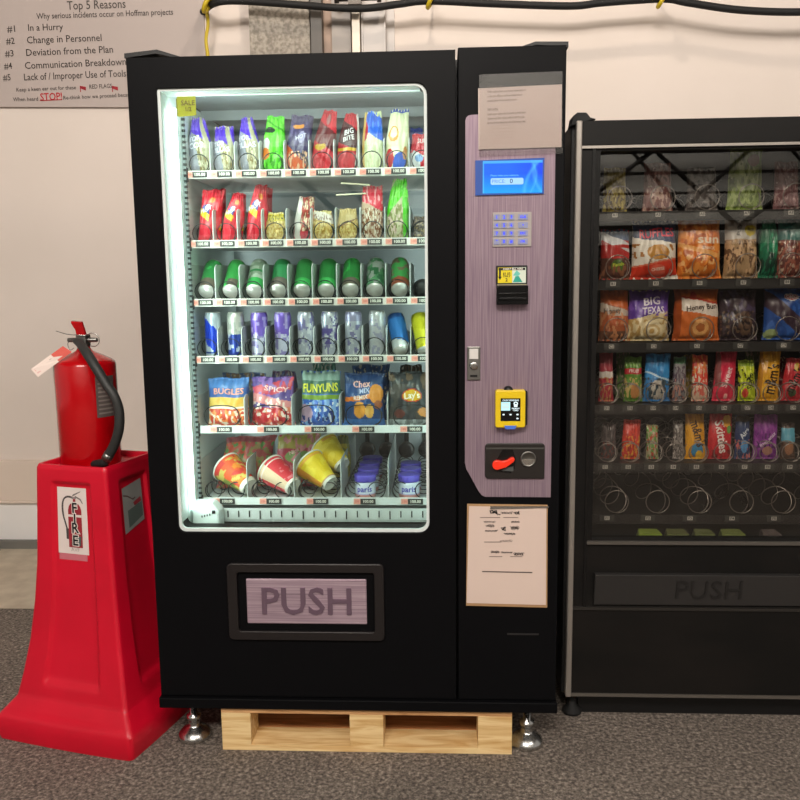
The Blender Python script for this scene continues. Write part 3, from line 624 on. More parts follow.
# ------------------------------------------------------------------ products
def paint(ops, u, v, seed):
    c = ops[0]
    for o in ops[1:]:
        k = o[0]
        if k == 'b':
            sl = o[4] if len(o) > 4 else 0
            if o[1] <= v+sl*u <= o[2]: c = o[3]
        elif k == 'e':
            if ((u-o[1])/o[3])**2+((v-o[2])/o[4])**2 < 1: c = o[5]
        elif k == 'q':
            if o[1] <= u <= o[2] and o[3] <= v <= o[4]: c = o[5]
        elif k == 'h':
            sl = o[4] if len(o) > 4 else 0
            if o[1] <= u+sl*(v-.5) <= o[2]: c = o[3]
        elif k == 'n':
            if o[1] <= v <= o[2]:
                if noise.noise(Vector((u*o[4], v*o[4]*1.6, seed*3.7))) > o[5]: c = o[3]
    return c
HC = {}
def hexc(c):
    if c not in HC: HC[c] = S(c)
    return HC[c]
class Bag:
    def __init__(s, w, h, t, lean=0, twist=0, yaw=0, tilt=.1, seed=1, crumple=1.5, sharp=0, top=.84):
        s.__dict__.update(locals()); del s.__dict__['s']
    def P(s, u, v, side=-1, off=0):
        sd = s.seed
        e = max(0, 1-abs(u)**2.6)**.55; q = max(0, 1-abs(2*min(1, max(0, (v-.045)/.91))-1)**2.8)**.6 if .045 < v < .955 else 0
        T = s.t/2*e*q*(1.12-.3*v)
        n = noise.noise(Vector((u*1.6, v*2.6, sd*5.1)))*.16+noise.noise(Vector((u*4, v*5, sd*2.3+side)))*.09
        n += .06*math.sin(u*11+sd+3*v)*max(0, abs(2*v-1)-.45)
        if s.top < .8 and v < .22: x_ = .80+.20*(v/.22)**.6
        else: x_ = 1
        y = side*(T*(1+s.crumple*n*1.6)+.0006)+side*s.crumple*.0016*math.sin(u*19+sd*2)*max(0, abs(2*v-1)-.5)*2
        x = s.w/2*u*(1-.09*q+.035*noise.noise(Vector((v*3, sd, side*0))))*x_
        if s.top != 1 and v > .5: x *= 1-(1-s.top)*((v-.5)/.5)**1.3
        z = s.h*(v+.012*math.sin(u*5+sd)*v)
        if v > .99: z += .0008*math.sin(u*60)
        a = s.twist*v; x, y = x*math.cos(a)-y*math.sin(a), x*math.sin(a)+y*math.cos(a)
        y += side*off
        x += s.lean*s.h*v**1.4; y += s.tilt*s.h*v
        a = s.yaw; return Vector((x*math.cos(a)-y*math.sin(a), x*math.sin(a)+y*math.cos(a), z))
def make_bag(name, g, ops, texts, loc, label, cat, group=None, back=None, res=1.0):
    b = MB(); nx = max(14, min(46, int(g.w*420*res))); nz = max(20, min(60, int(g.h*380*res)))
    vs = [g.P(-1+2*i/nx, j/nz) for j in range(nz+1) for i in range(nx+1)]; fs = []; cs = []
    for j in range(nz):
        for i in range(nx):
            fs.append((j*(nx+1)+i, j*(nx+1)+i+1, (j+1)*(nx+1)+i+1, (j+1)*(nx+1)+i)); cs.append(hexc(paint(ops, -1+2*(i+.5)/nx, (j+.5)/nz, g.seed)))
    b.add(vs, fs, sm=True, cols=cs)
    m, n = 12, 16
    vs = [g.P(-1+2*i/m, j/n, 1) for j in range(n+1) for i in range(m+1)]
    b.add(vs, [(j*(m+1)+i, (j+1)*(m+1)+i, (j+1)*(m+1)+i+1, j*(m+1)+i+1) for j in range(n) for i in range(m)], 0, hexc(back or ops[0]), True)
    for t in texts:
        txt, cu, cv, hh, col = t[:5]; rot = t[5] if len(t) > 5 else 0; wmax = t[6] if len(t) > 6 else None
        vs, _ = text_mesh(txt, 'CENTER', .02); wd = max(x for x, y in vs)-min(x for x, y in vs)
        size = hh*g.h/.72; kx = 1
        if wmax: kx = wmax*(g.h if abs(rot) > .8 else g.w)/(wd*size)
        cr_, sr_ = math.cos(rot), math.sin(rot)
        def fn(p, q, kx=kx, cu=cu, cv=cv):
            p *= kx; return g.P(cu+(p*cr_-q*sr_)/(g.w/2), cv+(p*sr_+q*cr_)/g.h, -1, .0016)
        b.text(txt, fn, size, 0, hexc(col), 'CENTER', .02)
    o = b.build(name, FILM, loc=loc); return tag(o, label, cat, group)
def bag_px(name, px, Y, zb, ops, texts, label, cat, group=None, lean_px=0, t=.04, **kw):
    x0, x1, pt = px; zt = at((x0+x1)/2, pt, Y).z; a = at(x0, (pt+400)/2, Y); h = zt-zb
    pyb = pt; mid = zb+h/2
    # width and centre at the height of the bag's middle
    k = (at(x0+1, 400, Y).x-at(x0, 400, Y).x)
    def xat(p, z):
        lo, hi = -200, 1000
        for _ in range(30):
            m = (lo+hi)/2
            if at(p, m, Y).z > z: lo = m
            else: hi = m
        return at(p, lo, Y).x
    xa, xb = xat(x0, mid), xat(x1, mid); ln = lean_px*k/h
    if 'top' not in kw: kw['top'] = .93 if x1-x0 > 36 else (.68 if px[0] < 440 else .88)
    g = Bag((xb-xa)*(1.07 if x1-x0 > 36 else 1.02), h, t, lean=ln, **kw)
    return make_bag(name, g, ops, texts, ((xa+xb)/2-ln*h*.4, Y, zb+.002), label, cat, group)
Y1 = .246
# top shelf
chip = ('n', 0, .5, '#c9bd92', 7, .05)
G1 = 'snack bags on the top shelf'
tor = ['#b5ae90', ('n', 0, 1, '#948458', 6, .05), ('n', 0, 1, '#d8d0ae', 9, .2), ('h', -1, -.2, '#9c9ca6', .5), ('b', .66, 1.1, '#5a38c4', .12), ('n', .7, 1, '#7556dc', 5, .2), ('h', .55, 1, '#b5ae90', .9)]
for i, (p, ln, w_) in enumerate((((187, 212, 117), -2, 'first slot, tallest of the three'), ((212, 236, 126), 0, 'second slot, shortest of the three'), ((237, 260, 117), -3, 'third slot, with the narrowest purple peak'))):
    bag_px('tortilla_bag', p, Y1, TRAYZ[0], tor, [('TOR', -.35, .62, .09, '#f5f2ff', .1), ('TILLAS' if i else 'COS', -.2, .5, .10, '#f5f2ff', .1)],
           ['clear snack bag with purple top in the first slot of the top shelf', 'short clear snack bag with purple top in the second slot, top shelf', 'clear snack bag with a narrow purple peak in the third slot, top shelf'][i], 'snack bag', G1, ln, t=.045, seed=i+1, top=(.45, .75, .45)[i])
bag_px('snack_bag', (262, 286, 116), Y1, TRAYZ[0], ['#5fd02f', ('n', 0, 1, '#7be84a', 4, .15), ('e', -.75, .5, .35, .12, '#d8d8d0'), ('e', -.75, .35, .4, .1, '#e07a28'), ('b', .8, .84, '#3aa01c', .1), ('n', .05, .4, '#3f9e22', 6, .25), ('e', -.5, .75, .5, .05, '#2a3a28')], [],
       'bright green snack bag with orange patch on the top shelf', 'snack bag', G1, 3, seed=5, twist=.3)
bag_px('snack_bag', (286, 312, 115), Y1, TRAYZ[0], ['#4b3f63', ('n', 0, 1, '#655a80', 4, .15), ('b', 0, .3, '#d8612f', .2), ('n', 0, .38, '#efc09a', 7, .1), ('e', -.2, .8, .5, .04, '#d98a3a'), ('e', .15, .62, .3, .1, '#a39ab8'), ('b', .88, 1.1, '#5d5470')], [('HOT', .1, .62, .07, '#dcd6ea', .2)],
       'dark purple snack bag with orange chips at its foot on the top shelf', 'snack bag', G1, 6, seed=6, twist=.2, top=.8)
bag_px('snack_bag', (313, 337, 110), Y1, TRAYZ[0], ['#c4303a', ('h', .25, 1, '#df3d48'), ('b', .42, .72, '#6b2a2c', .1), ('e', -.4, .42, .5, .05, '#caa233'), ('n', 0, .35, '#e2545c', 4, .2), ('e', -.1, .85, .3, .08, '#b37a7a')], [],
       'red snack bag with a dark band, left of the two red bags, top shelf', 'snack bag', G1, 9, seed=7, twist=.45, top=.5)
bag_px('snack_bag', (337, 361, 113), Y1, TRAYZ[0], ['#c22d38', ('b', .42, .78, '#4a2325', .1), ('b', .36, .42, '#d9b23a'), ('h', .7, 1, '#dcd6d2'), ('n', 0, .3, '#e04a55', 4, .2)], [('BIG', -.2, .68, .09, '#efeaea', .2), ('BITE', -.15, .57, .08, '#efeaea', .2)],
       'red and dark snack bag with white lettering, right of the two red bags, top shelf', 'snack bag', G1, 5, seed=8, twist=.4, top=.5)
bag_px('snack_bag', (361, 384, 111), Y1, TRAYZ[0], ['#d7dcae', ('b', .6, .98, '#2f64d4', .1), ('n', .6, 1, '#4d86ea', 4, .2), ('e', -.75, .67, .3, .16, '#b8283a'), ('n', 0, .5, '#e8ecc8', 5, .15), ('h', -1, -.75, '#d3a85a')], [],
       'pale yellow snack bag with blue top on the top shelf', 'snack bag', G1, 1, seed=9)
bag_px('snack_bag', (385, 410, 109), Y1, TRAYZ[0], ['#eceabf', ('e', -.4, .6, .45, .12, '#e39a3d'), ('e', -.4, .62, .3, .08, '#eceabf'), ('e', .3, .12, .6, .2, '#2f62cf'), ('e', -.6, .22, .35, .15, '#c92f33'), ('e', .7, .3, .2, .1, '#c98b52'), ('b', .95, 1.1, '#2a4fae')], [],
       'cream snack bag with orange swirl and blue corner on the top shelf', 'snack bag', G1, 4, seed=10, twist=.15)
bag_px('snack_bag', (409, 434, 134), Y1, TRAYZ[0], ['#d23a45', ('b', 0, .45, '#d7d5d6', .15), ('e', .3, .2, .4, .2, '#c92d3a'), ('e', -.2, .35, .35, .1, '#7fa2d2'), ('n', .5, 1, '#e86a72', 5, .2)], [('SUN', .1, .8, .12, '#f4dede')],
       'short red and white snack bag in the last slot of the top shelf', 'snack bag', G1, 0, seed=11)
bag_px('snack_bag', (408, 425, 128), .33, TRAYZ[0], ['#5a5fae', ('b', 0, .5, '#c9c9d6')], [], 'blue violet bag behind the short red and white bag, top shelf', 'snack bag', G1, 0, seed=12)
# second shelf
G2 = 'snack bags on the second shelf'
rd = ['#d32a3b', ('n', 0, 1, '#e24453', 4, .18), ('e', -.5, .62, .4, .12, '#4a4f94'), ('e', -.35, .68, .25, .05, '#e6e4f4'), ('b', .4, .52, '#e8c22e', .15), ('h', -.1, 1, '#d32a3b', -.5), ('e', .0, .8, .3, .05, '#e08a44')]
for i, (p, ln, tw) in enumerate((((199, 222, 190), 5, .3), ((223, 245, 193), 7, .4), ((247, 268, 185), 6, .5))):
    bag_px('snack_bag', p, Y1, TRAYZ[1], rd, [('HOT', -.45, .63, .08, '#eceaff', .3)],
           ['red bag with dark blue oval leaning right in the first slot, second shelf', 'red bag with blue oval and the sharpest peak, second slot, second shelf', 'tallest red bag with blue oval, third slot of the second shelf'][i], 'snack bag', G2, ln, seed=20+i, twist=tw, top=(.9, .4, .55)[i])
for i, (x0, x1, pt) in enumerate(((208, 226, 189), (229, 246, 194), (258, 272, 188))):
    bag_px('snack_bag', (x0, x1, pt), .34, TRAYZ[1], rd, [], ['dark red bag second in line in the first slot, second shelf', 'dark red bag second in line in the second slot, second shelf', 'dark red bag second in line in the third slot, second shelf'][i], 'snack bag', G2, 4, seed=24+i)
pas = ['#cfae62', ('n', 0, 1, '#e3cb86', 6, .0), ('n', 0, .8, '#b08a3c', 9, .18), ('b', .82, 1.1, '#cfc08a')]
bag_px('snack_bag', (265, 287, 213), Y1, TRAYZ[1], pas+[('b', .72, .95, '#c9b53e'), ('n', .7, .95, '#5d5a2a', 9, .15)], [], 'flat golden snack bag with yellow green top, second shelf', 'snack bag', G2, 0, seed=30)
bag_px('snack_bag', (294, 315, 197), Y1, TRAYZ[1], ['#b5473e', ('n', 0, 1, '#e0c7a6', 6, .05), ('n', 0, 1, '#7a3b22', 8, .2), ('b', 0, .25, '#d4404e'), ('h', -1, -.4, '#d9d2cc', .3)], [], 'white and red pretzel bag with brown speckles, second shelf', 'snack bag', G2, 4, seed=31, twist=.3)
bag_px('snack_bag', (311, 335, 211), Y1, TRAYZ[1], pas+[('b', .68, .95, '#d9cfc4', .1), ('n', .7, .95, '#8f7466', 7, .1)], [], 'golden snack bag with greyish top, left of the two short tan bags, second shelf', 'snack bag', G2, 0, seed=32)
bag_px('snack_bag', (336, 359, 209), Y1, TRAYZ[1], pas+[('b', .55, .62, '#8a6440', -.15), ('b', .62, 1.1, '#c8b07a', -.1)], [], 'golden snack bag with brown slanting fold, right of the two short tan bags, second shelf', 'snack bag', G2, 1, seed=33)
bag_px('snack_bag', (360, 384, 186), Y1, TRAYZ[1], ['#c8a98f', ('n', 0, .6, '#8c5a3c', 7, .0), ('n', 0, .6, '#e8dccb', 9, .2), ('b', .64, 1.1, '#de3048', .1), ('n', .66, 1, '#f2a0a8', 5, .25)], [], 'clear nut bag with a bright pink red top, second shelf', 'snack bag', G2, 1, seed=34, top=.8)
bag_px('snack_bag', (386, 410, 179), Y1, TRAYZ[1], ['#c7c09a', ('n', 0, .6, '#8a8a4e', 7, .0), ('n', 0, .55, '#e9c9bd', 9, .2), ('b', .64, 1.1, '#5ed02c', -.25), ('h', .45, 1, '#58cc2a', .3), ('n', .7, 1, '#86ea58', 4, .1)], [], 'clear nut bag with a bright green twisted top, second shelf', 'snack bag', G2, 3, seed=35, top=.55)
bag_px('snack_bag', (411, 431, 217), Y1+.04, TRAYZ[1], ['#6e625c', ('n', 0, 1, '#a08a66', 6, .1), ('n', 0, 1, '#4a403c', 8, .15)], [], 'dull grey brown bag in the last slot of the second shelf', 'snack bag', G2, 0, seed=36)
# two wooden sticks pinned between the first bags of the second shelf
for i, (a0, a1) in enumerate((((341, 183), (370, 185)), ((336, 195), (366, 193.5)))):
    p, q = at(*a0, .215), at(*a1, .222); tag(MB().tube([p, q], .0022, 6).build('straw', mat('straw_white', '#efe6c8', .5)), ['short white straw, upper of the two in front of the pink topped bag', 'short white straw, lower of the two in front of the pink topped bag'][i], 'straw', 'white straws')
# cans
ORD = ['first', 'second', 'third', 'fourth', 'fifth', 'sixth', 'seventh', 'eighth', 'ninth', 'tenth']
def can_prof(R, L, n=22):
    P = [(R*.72, 0), (R*.80, .003), (R*.9, .004), (R, .011)]
    P += [(R, .011+(L-.026)*k/n) for k in range(1, n+1)]
    return P+[(R*.93, L-.006), (R*.86, L-.002), (R*.86, L), (R*.80, L-.003)]
def can(name, M, R, L, ops, label, group, parts=False, seed=1):
    pr = can_prof(R, L)
    def pt(a, i):
        v = i/(len(pr)-1)
        if v < .1 or v > .9: return hexc('#d6d3ce')
        return hexc(paint(ops, (a*2-1), v, seed))
    o = MB().lathe(pr, 36, 0, painter=pt).build(name, CANM); o.matrix_world = M; return tag(o, label, 'can', group)
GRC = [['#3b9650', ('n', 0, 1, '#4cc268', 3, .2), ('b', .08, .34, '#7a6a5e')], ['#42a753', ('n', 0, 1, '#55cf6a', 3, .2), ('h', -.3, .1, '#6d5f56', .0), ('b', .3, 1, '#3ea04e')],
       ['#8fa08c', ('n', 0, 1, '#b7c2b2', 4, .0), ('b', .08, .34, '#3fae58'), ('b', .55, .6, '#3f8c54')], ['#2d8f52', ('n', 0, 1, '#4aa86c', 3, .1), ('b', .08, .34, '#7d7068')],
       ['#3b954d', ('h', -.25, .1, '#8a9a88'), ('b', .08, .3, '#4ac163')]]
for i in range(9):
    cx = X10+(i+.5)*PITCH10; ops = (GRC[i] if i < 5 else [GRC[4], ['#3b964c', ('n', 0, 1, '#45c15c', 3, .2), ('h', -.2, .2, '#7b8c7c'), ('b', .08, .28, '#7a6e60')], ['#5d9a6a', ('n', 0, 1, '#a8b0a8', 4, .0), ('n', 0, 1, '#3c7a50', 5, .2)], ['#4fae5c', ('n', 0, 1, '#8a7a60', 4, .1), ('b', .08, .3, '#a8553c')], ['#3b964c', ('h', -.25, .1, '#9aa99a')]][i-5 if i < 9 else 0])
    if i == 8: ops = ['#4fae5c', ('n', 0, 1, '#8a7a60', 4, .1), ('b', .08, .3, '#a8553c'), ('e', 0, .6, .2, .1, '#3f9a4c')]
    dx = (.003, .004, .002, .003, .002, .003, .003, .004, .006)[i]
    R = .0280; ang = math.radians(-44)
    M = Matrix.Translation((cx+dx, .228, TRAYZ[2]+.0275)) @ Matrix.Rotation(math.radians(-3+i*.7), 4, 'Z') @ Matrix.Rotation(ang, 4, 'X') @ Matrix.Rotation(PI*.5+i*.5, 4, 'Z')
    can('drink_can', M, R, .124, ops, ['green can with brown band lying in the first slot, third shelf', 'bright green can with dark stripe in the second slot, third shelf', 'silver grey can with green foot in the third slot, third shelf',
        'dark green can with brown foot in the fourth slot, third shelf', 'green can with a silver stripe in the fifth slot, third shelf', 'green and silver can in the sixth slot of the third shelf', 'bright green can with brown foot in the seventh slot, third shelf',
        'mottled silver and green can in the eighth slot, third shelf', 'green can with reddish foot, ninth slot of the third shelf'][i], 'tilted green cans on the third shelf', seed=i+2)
rb = ['#b9c2cc', ('b', .45, .95, '#1e3fc0', .5), ('e', -.5, .52, .12, .06, '#c02840'), ('b', .12, .17, '#24428c')]
rb2 = ['#c9c7be', ('b', .0, .5, '#2a3f94'), ('n', 0, .5, '#b9c0d4', 5, .1), ('n', .5, 1, '#aeb0a8', 6, .1)]
pu = ['#9a8fc8', ('b', .45, .9, '#8064c8'), ('n', 0, .5, '#d6d4e8', 5, .0), ('n', .4, 1, '#b9a8e4', 5, .25)]
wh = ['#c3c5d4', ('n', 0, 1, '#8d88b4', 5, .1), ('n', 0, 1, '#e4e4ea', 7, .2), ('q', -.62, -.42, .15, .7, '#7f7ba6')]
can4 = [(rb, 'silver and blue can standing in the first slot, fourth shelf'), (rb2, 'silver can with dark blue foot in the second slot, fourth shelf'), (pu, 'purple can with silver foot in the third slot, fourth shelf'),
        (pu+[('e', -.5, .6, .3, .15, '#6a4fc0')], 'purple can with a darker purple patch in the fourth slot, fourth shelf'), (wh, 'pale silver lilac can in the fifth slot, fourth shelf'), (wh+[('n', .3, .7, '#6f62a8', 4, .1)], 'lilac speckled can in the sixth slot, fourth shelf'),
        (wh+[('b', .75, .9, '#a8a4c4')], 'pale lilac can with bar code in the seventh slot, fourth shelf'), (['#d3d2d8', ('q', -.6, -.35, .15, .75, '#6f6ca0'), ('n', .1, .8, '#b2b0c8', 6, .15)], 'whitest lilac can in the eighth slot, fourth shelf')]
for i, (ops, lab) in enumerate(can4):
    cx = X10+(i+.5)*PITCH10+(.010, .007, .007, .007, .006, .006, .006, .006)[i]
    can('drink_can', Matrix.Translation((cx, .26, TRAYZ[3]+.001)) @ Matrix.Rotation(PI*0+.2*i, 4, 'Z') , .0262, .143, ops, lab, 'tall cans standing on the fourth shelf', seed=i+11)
for i, ops, lab in ((8, ['#2f78c4', ('b', 0, .35, '#e3e4e6', .2), ('e', -.5, .6, .2, .08, '#d1495a'), ('b', .8, 1, '#2a62ae')], 'leaning blue and white can in the ninth slot, fourth shelf'), (9, ['#d6d01e', ('e', -.6, .6, .12, .2, '#c4782a'), ('n', 0, 1, '#e8e23a', 3, .2), ('e', -.45, .75, .1, .1, '#a05a20')], 'leaning yellow can in the last slot of the fourth shelf')):
    cx = X10+(i+.5)*PITCH10
    M = Matrix.Translation((cx+.010, .235, TRAYZ[3]+.016)) @ Matrix.Rotation(.06, 4, 'Z') @ Matrix.Rotation(math.radians(-28), 4, 'X') @ Matrix.Rotation(-.16, 4, 'Y')
    can('drink_can', M, .0275, .128, ops, lab, 'leaning cans on the fourth shelf', seed=i)
# fifth shelf: large bags
G5 = 'large snack bags on the fifth shelf'; z5 = TRAYZ[4]
bag_px('snack_bag', (208, 249, 379), .25, z5, ['#3f5f9e', ('b', .8, 1.1, '#4c78b4'), ('b', .42, .62, '#d8b25a'), ('b', .38, .42, '#e8e4da'), ('b', .0, .38, '#c9452e'), ('n', 0, .38, '#e88a4a', 6, .05), ('n', 0, .35, '#eadcc8', 8, .2), ('e', .1, .53, .7, .08, '#e0aa4a')], [('BUGLES', .05, .73, .12, '#e8a08c', .0, .75)],
       'blue bag with golden band and orange red foot, first slot of the fifth shelf', 'snack bag', G5, 0, t=.05, seed=41)
bag_px('snack_bag', (252, 294, 378), .25, z5, ['#5f4a8c', ('b', .66, .9, '#c94a5a', -.1), ('n', .6, 1, '#8d6ab0', 5, .1), ('b', .42, .6, '#d98a8a', .1), ('b', 0, .4, '#c03038'), ('n', 0, .4, '#e07a5a', 6, .1), ('n', 0, .6, '#e8d4c8', 9, .2)], [('SPICY', .2, .76, .10, '#f2c4c4', -.1, .6)],
       'purple and red bag, second slot of the fifth shelf', 'snack bag', G5, 0, t=.05, seed=42)
bag_px('snack_bag', (301, 341, 372), .25, z5, ['#3a66c0', ('b', .84, 1.1, '#8aa39a'), ('b', .60, .84, '#3f6a58'), ('b', .5, .58, '#7f9f3a'), ('n', 0, .5, '#8fb4e8', 5, .1), ('n', 0, .45, '#e2e6f0', 7, .22), ('e', -.8, .25, .4, .16, '#c3a0b8'), ('n', 0, .3, '#2a3a80', 6, .2)], [('FUNYUNS', .0, .70, .15, '#e6e23a', .03, .9)],
       'blue and green bag with big yellow lettering on the fifth shelf', 'snack bag', G5, 0, t=.055, seed=43)
bag_px('snack_bag', (344, 384, 374), .25, z5, ['#2e4f86', ('b', .8, 1.1, '#27406e'), ('b', .52, .6, '#e07a2e', -.06), ('e', .65, .62, .35, .18, '#e8963a'), ('e', -.2, .33, .3, .16, '#e69a3c'), ('e', .3, .3, .22, .14, '#efb45a'), ('e', .75, .42, .2, .08, '#a8603a'), ('b', 0, .15, '#3f74b8')],
       [('Chex', -.1, .80, .12, '#f0b9b4', .0, .45), ('MIX', .05, .68, .09, '#b9c4ea', .05), ('REMIX', -.15, .56, .075, '#f6e2d4', .08)], 'navy and orange snack mix bag on the fifth shelf', 'snack bag', G5, 0, t=.055, seed=44)
bag_px('snack_bag', (388, 434, 373), .25, z5, ['#3c3d40', ('n', .1, .8, '#4e4a46', 3, .1), ('e', .05, .58, .45, .12, '#c9402e'), ('e', .05, .58, .40, .10, '#e2b42e'), ('e', -.5, .25, .25, .08, '#6a3a34'), ('e', .6, .28, .28, .09, '#d88a3a'), ('b', 0, .14, '#86888a'), ('n', 0, .14, '#b4b6b8', 7, .1), ('n', .7, 1, '#6b5848', 4, .1)],
       [("Lay's", .05, .58, .12, '#fff4e0', .08)], 'charcoal bag with a yellow oval in the last slot of the fifth shelf', 'snack bag', G5, 0, t=.055, seed=45)
for i, (x0, x1, pt, c1, c2, lab) in enumerate(((222, 266, 374, '#5a6a94', '#94765f', 'blue grey bag second in line behind the blue bag, fifth shelf'), (268, 300, 372, '#7a5d78', '#5b5f8c', 'dull purple bag second in line, second slot of the fifth shelf'), (308, 340, 364, '#6a8a80', '#3e6a58', 'grey green bag second in line, third slot of the fifth shelf'), (352, 390, 366, '#27406e', '#2e4f86', 'navy bag second in line, fourth slot of the fifth shelf'), (396, 426, 366, '#3c3432', '#5b4336', 'brownish black bag second in line, last slot of the fifth shelf'))):
    bag_px('snack_bag', (x0, x1, pt), .36, z5, [c1, ('n', 0, 1, c2, 5, .05), ('n', 0, 1, '#b7a9a0', 8, .25)], [], lab, 'snack bag', G5, 0, seed=50+i)
# lowest shelf: cups and jars
def cup(px, py, Y, L, r0, r1, axis, ops, label, seed):
    c = at(px, py, Y); ax = Vector(axis).normalized(); M = Matrix.Translation(c) @ ax.to_track_quat('Z', 'X').to_matrix().to_4x4()
    n = 26; pr = [(r0*.9, .002), (r0, 0)]+[(r0+(r1-r0)*k/n, .002+L*k/n) for k in range(n+1)]+[(r1+.003, L+.002), (r1+.003, L+.006), (r1*.95, L+.007)]
    def pt(a, i):
        v = (i-2)/n
        if i < 2 or v > .97: return hexc('#e8e6dc')
        if v < .06: return hexc('#e9e3d8')
        return hexc(paint(ops, a*2-1, v, seed))
    o = MB().lathe(pr, 40, 0, painter=pt).build('noodle_cup', PRINT, loc=M.to_translation(), rot=M.to_euler()); return tag(o, label, 'cup', 'paper cups on the lowest shelf')
z6 = TRAYZ[5]
c1 = ['#e0592e', ('n', 0, 1, '#e88a2e', 3, .1), ('h', -.1, .45, '#7d8a3a'), ('n', 0, .9, '#c9b45a', 5, .15), ('n', 0, 1, '#cf3a34', 4, .22), ('b', 0, .10, '#e9e2d6')]
cup(250, 487, .228, .115, .028, .050, (-.72, .50, .42), c1, 'orange and green printed cup lying in the first slot, lowest shelf', 1)
c2 = ['#d8323f', ('h', -.45, .0, '#e8626e'), ('n', .1, .8, '#e88088', 6, .25), ('h', .4, .7, '#e6c8a8'), ('b', .86, .92, '#f0dcd8')]
cup(294, 487, .228, .108, .028, .051, (-.72, .50, .36), c2, 'pink red cup lying in the second slot, front one, lowest shelf', 2)
cup(331, 484, .232, .105, .026, .052, (-.66, .48, .46), ['#e8c81c', ('n', 0, 1, '#f0d63c', 3, .1), ('b', .86, .93, '#e8a83a'), ('h', .3, .5, '#d88a2a'), ('b', 0, .1, '#c99a6a')], 'yellow cup lying in the third slot, front one, lowest shelf', 3)
bag_px('noodle_packet', (222, 272, 438), .335, z6+.01, ['#a8484a', ('h', -1, .0, '#d0503a', .5), ('n', 0, 1, '#8f7a4a', 5, .1), ('n', 0, 1, '#5a8a4a', 7, .25), ('b', .9, 1.1, '#8a4048')], [], 'red and green noodle packet leaning behind the orange cup, lowest shelf', 'packet', 'noodle packets', 10, seed=60, yaw=.2)
bag_px('noodle_packet', (276, 318, 436), .335, z6+.01, ['#b03a50', ('e', 0, .6, .6, .12, '#7a9a5a'), ('b', .75, 1.1, '#a09244'), ('n', 0, 1, '#c88088', 6, .2)], [('Nice', -.2, .7, .08, '#e6c4b8', .5)], 'red packet with olive corner behind the pink red cup, lowest shelf', 'packet', 'noodle packets', 6, seed=61, yaw=.2)
bag_px('noodle_packet', (322, 352, 437), .39, z6+.03, ['#c9b23a', ('n', 0, 1, '#8d8848', 5, .1), ('b', .55, .62, '#b98a3a'), ('b', .8, 1.1, '#6f6c3c')], [], 'olive yellow packet behind the yellow cup, lowest shelf', 'packet', 'noodle packets', 2, seed=62, yaw=.2)
cup(343, 466, .31, .10, .026, .050, (-.6, .5, .5), ['#dcbc1a', ('b', .86, .93, '#d89a3a'), ('n', 0, 1, '#ecd040', 3, .1)], 'yellow cup behind the front yellow cup, third slot of the lowest shelf', 4)
def jar(x, y, label):
    t = empty('fruit_jar', (x, y, z6+.001), label, 'jar', 'purple lidded jars on the lowest shelf')
    if 'jar' not in protos:
        pr = [(.026, 0), (.0315, .003), (.033, .01), (.033, .05), (.030, .056), (.028, .058)]
        b = MB(); pr2 = [(.026, 0), (.0315, .003)]+[(.033, .01+.04*k/12) for k in range(13)]+[(.030, .056), (.028, .058)]
        def pt(a, i):
            v = i/len(pr2)
            if v < .2: return hexc('#c98a86')
            if v > .85: return hexc('#d8a8a0')
            return hexc(paint(['#dfe4f4', ('e', -.66, .35, .08, .14, '#c8455a'), ('e', -.3, .3, .1, .16, '#e89a9a'), ('b', .2, .28, '#b9b6dc')], a*2-1, v, 3))
        b.lathe(pr2, 40, 0, painter=pt)
        b.text('paris', lambda p, q: Vector((.0342*math.sin(p/.0342), -.0342*math.cos(p/.0342), .034+q)), .026, 0, hexc('#5a54b8'), 'CENTER', .02)
        protos['jar'] = [b.build('jar_body', FILM, t)]
        b = MB().lathe([(.0335, .056), (.0345, .058), (.0345, .074), (.0335, .0765), (.029, .077)], 36); protos['jar'].append(b.build('lid', mat('purple_lid', '#5f52c4', .35), t))
    else:
        for p in protos['jar']: copyof(p, t, (0, 0, 0))
for i, cxp in enumerate((365, 409)):
    c = at(cxp, 493, .23)
    for k in range(4 if i == 0 else 3):
        jar(c.x+.003*(k % 2), .245+.085*k, ['front', 'second', 'third', 'fourth'][k]+' jar with purple lid in the '+('left' if i == 0 else 'right')+' row of jars, lowest shelf')

# ------------------------------------------------------------------ older vending machine on the right
RX0, RX1, RY = 1.232, 2.2, .1888
RM = empty('snack_machine', (1.7, .6, 0), 'older dark vending machine with an unlit window, cut by the right edge', 'vending machine')
RM.location = (0, 0, 0)
RBLK = mat('worn_black_panel', '#151413', .42, spec=.2, ntex=('#1d1a18', (3, 3, 9), 5, .45, .75), bump=(40, .06, .002))
RSIL = mat('aluminium_trim', '#b3aca4', .35, .7)
b = MB(); b.box(RX0-.012, RX0+.03, RY+.02, 1.02, .09, 1.835); b.box(RX1-.03, RX1, RY+.02, 1.02, .09, 1.835); b.box(RX0+.03, RX1-.03, .98, 1.02, .09, 1.835)
b.box(RX0+.03, RX1-.03, RY+.02, .98, 1.79, 1.835); b.box(RX0+.03, RX1-.03, RY+.05, .98, .09, .53); b.build('cabinet', BLACKS, RM, bevel=.003)
MB().box(RX0-.002, RX0+.0165, RY-.006, RY+.03, .085, 1.842).build('edge_trim', RSIL, RM, bevel=.004)
MB().box(RX0+.0165, RX1, RY, RY+.05, 1.772, 1.842).build('header_panel', RBLK, RM, bevel=.003)
MB().box(RX0+.0165, RX1, RY-.004, RY, 1.764, 1.7715).build('header_trim', RSIL, RM)
b = MB(); gx0, gx1 = 1.303, 2.08; b.ring(rect_match(RX0+.0165, RX1, .384, 1.764), rrect(gx0, gx1, .598, 1.758, .006), RY+.004, RY+.05); b.build('door_frame', RBLK, RM)
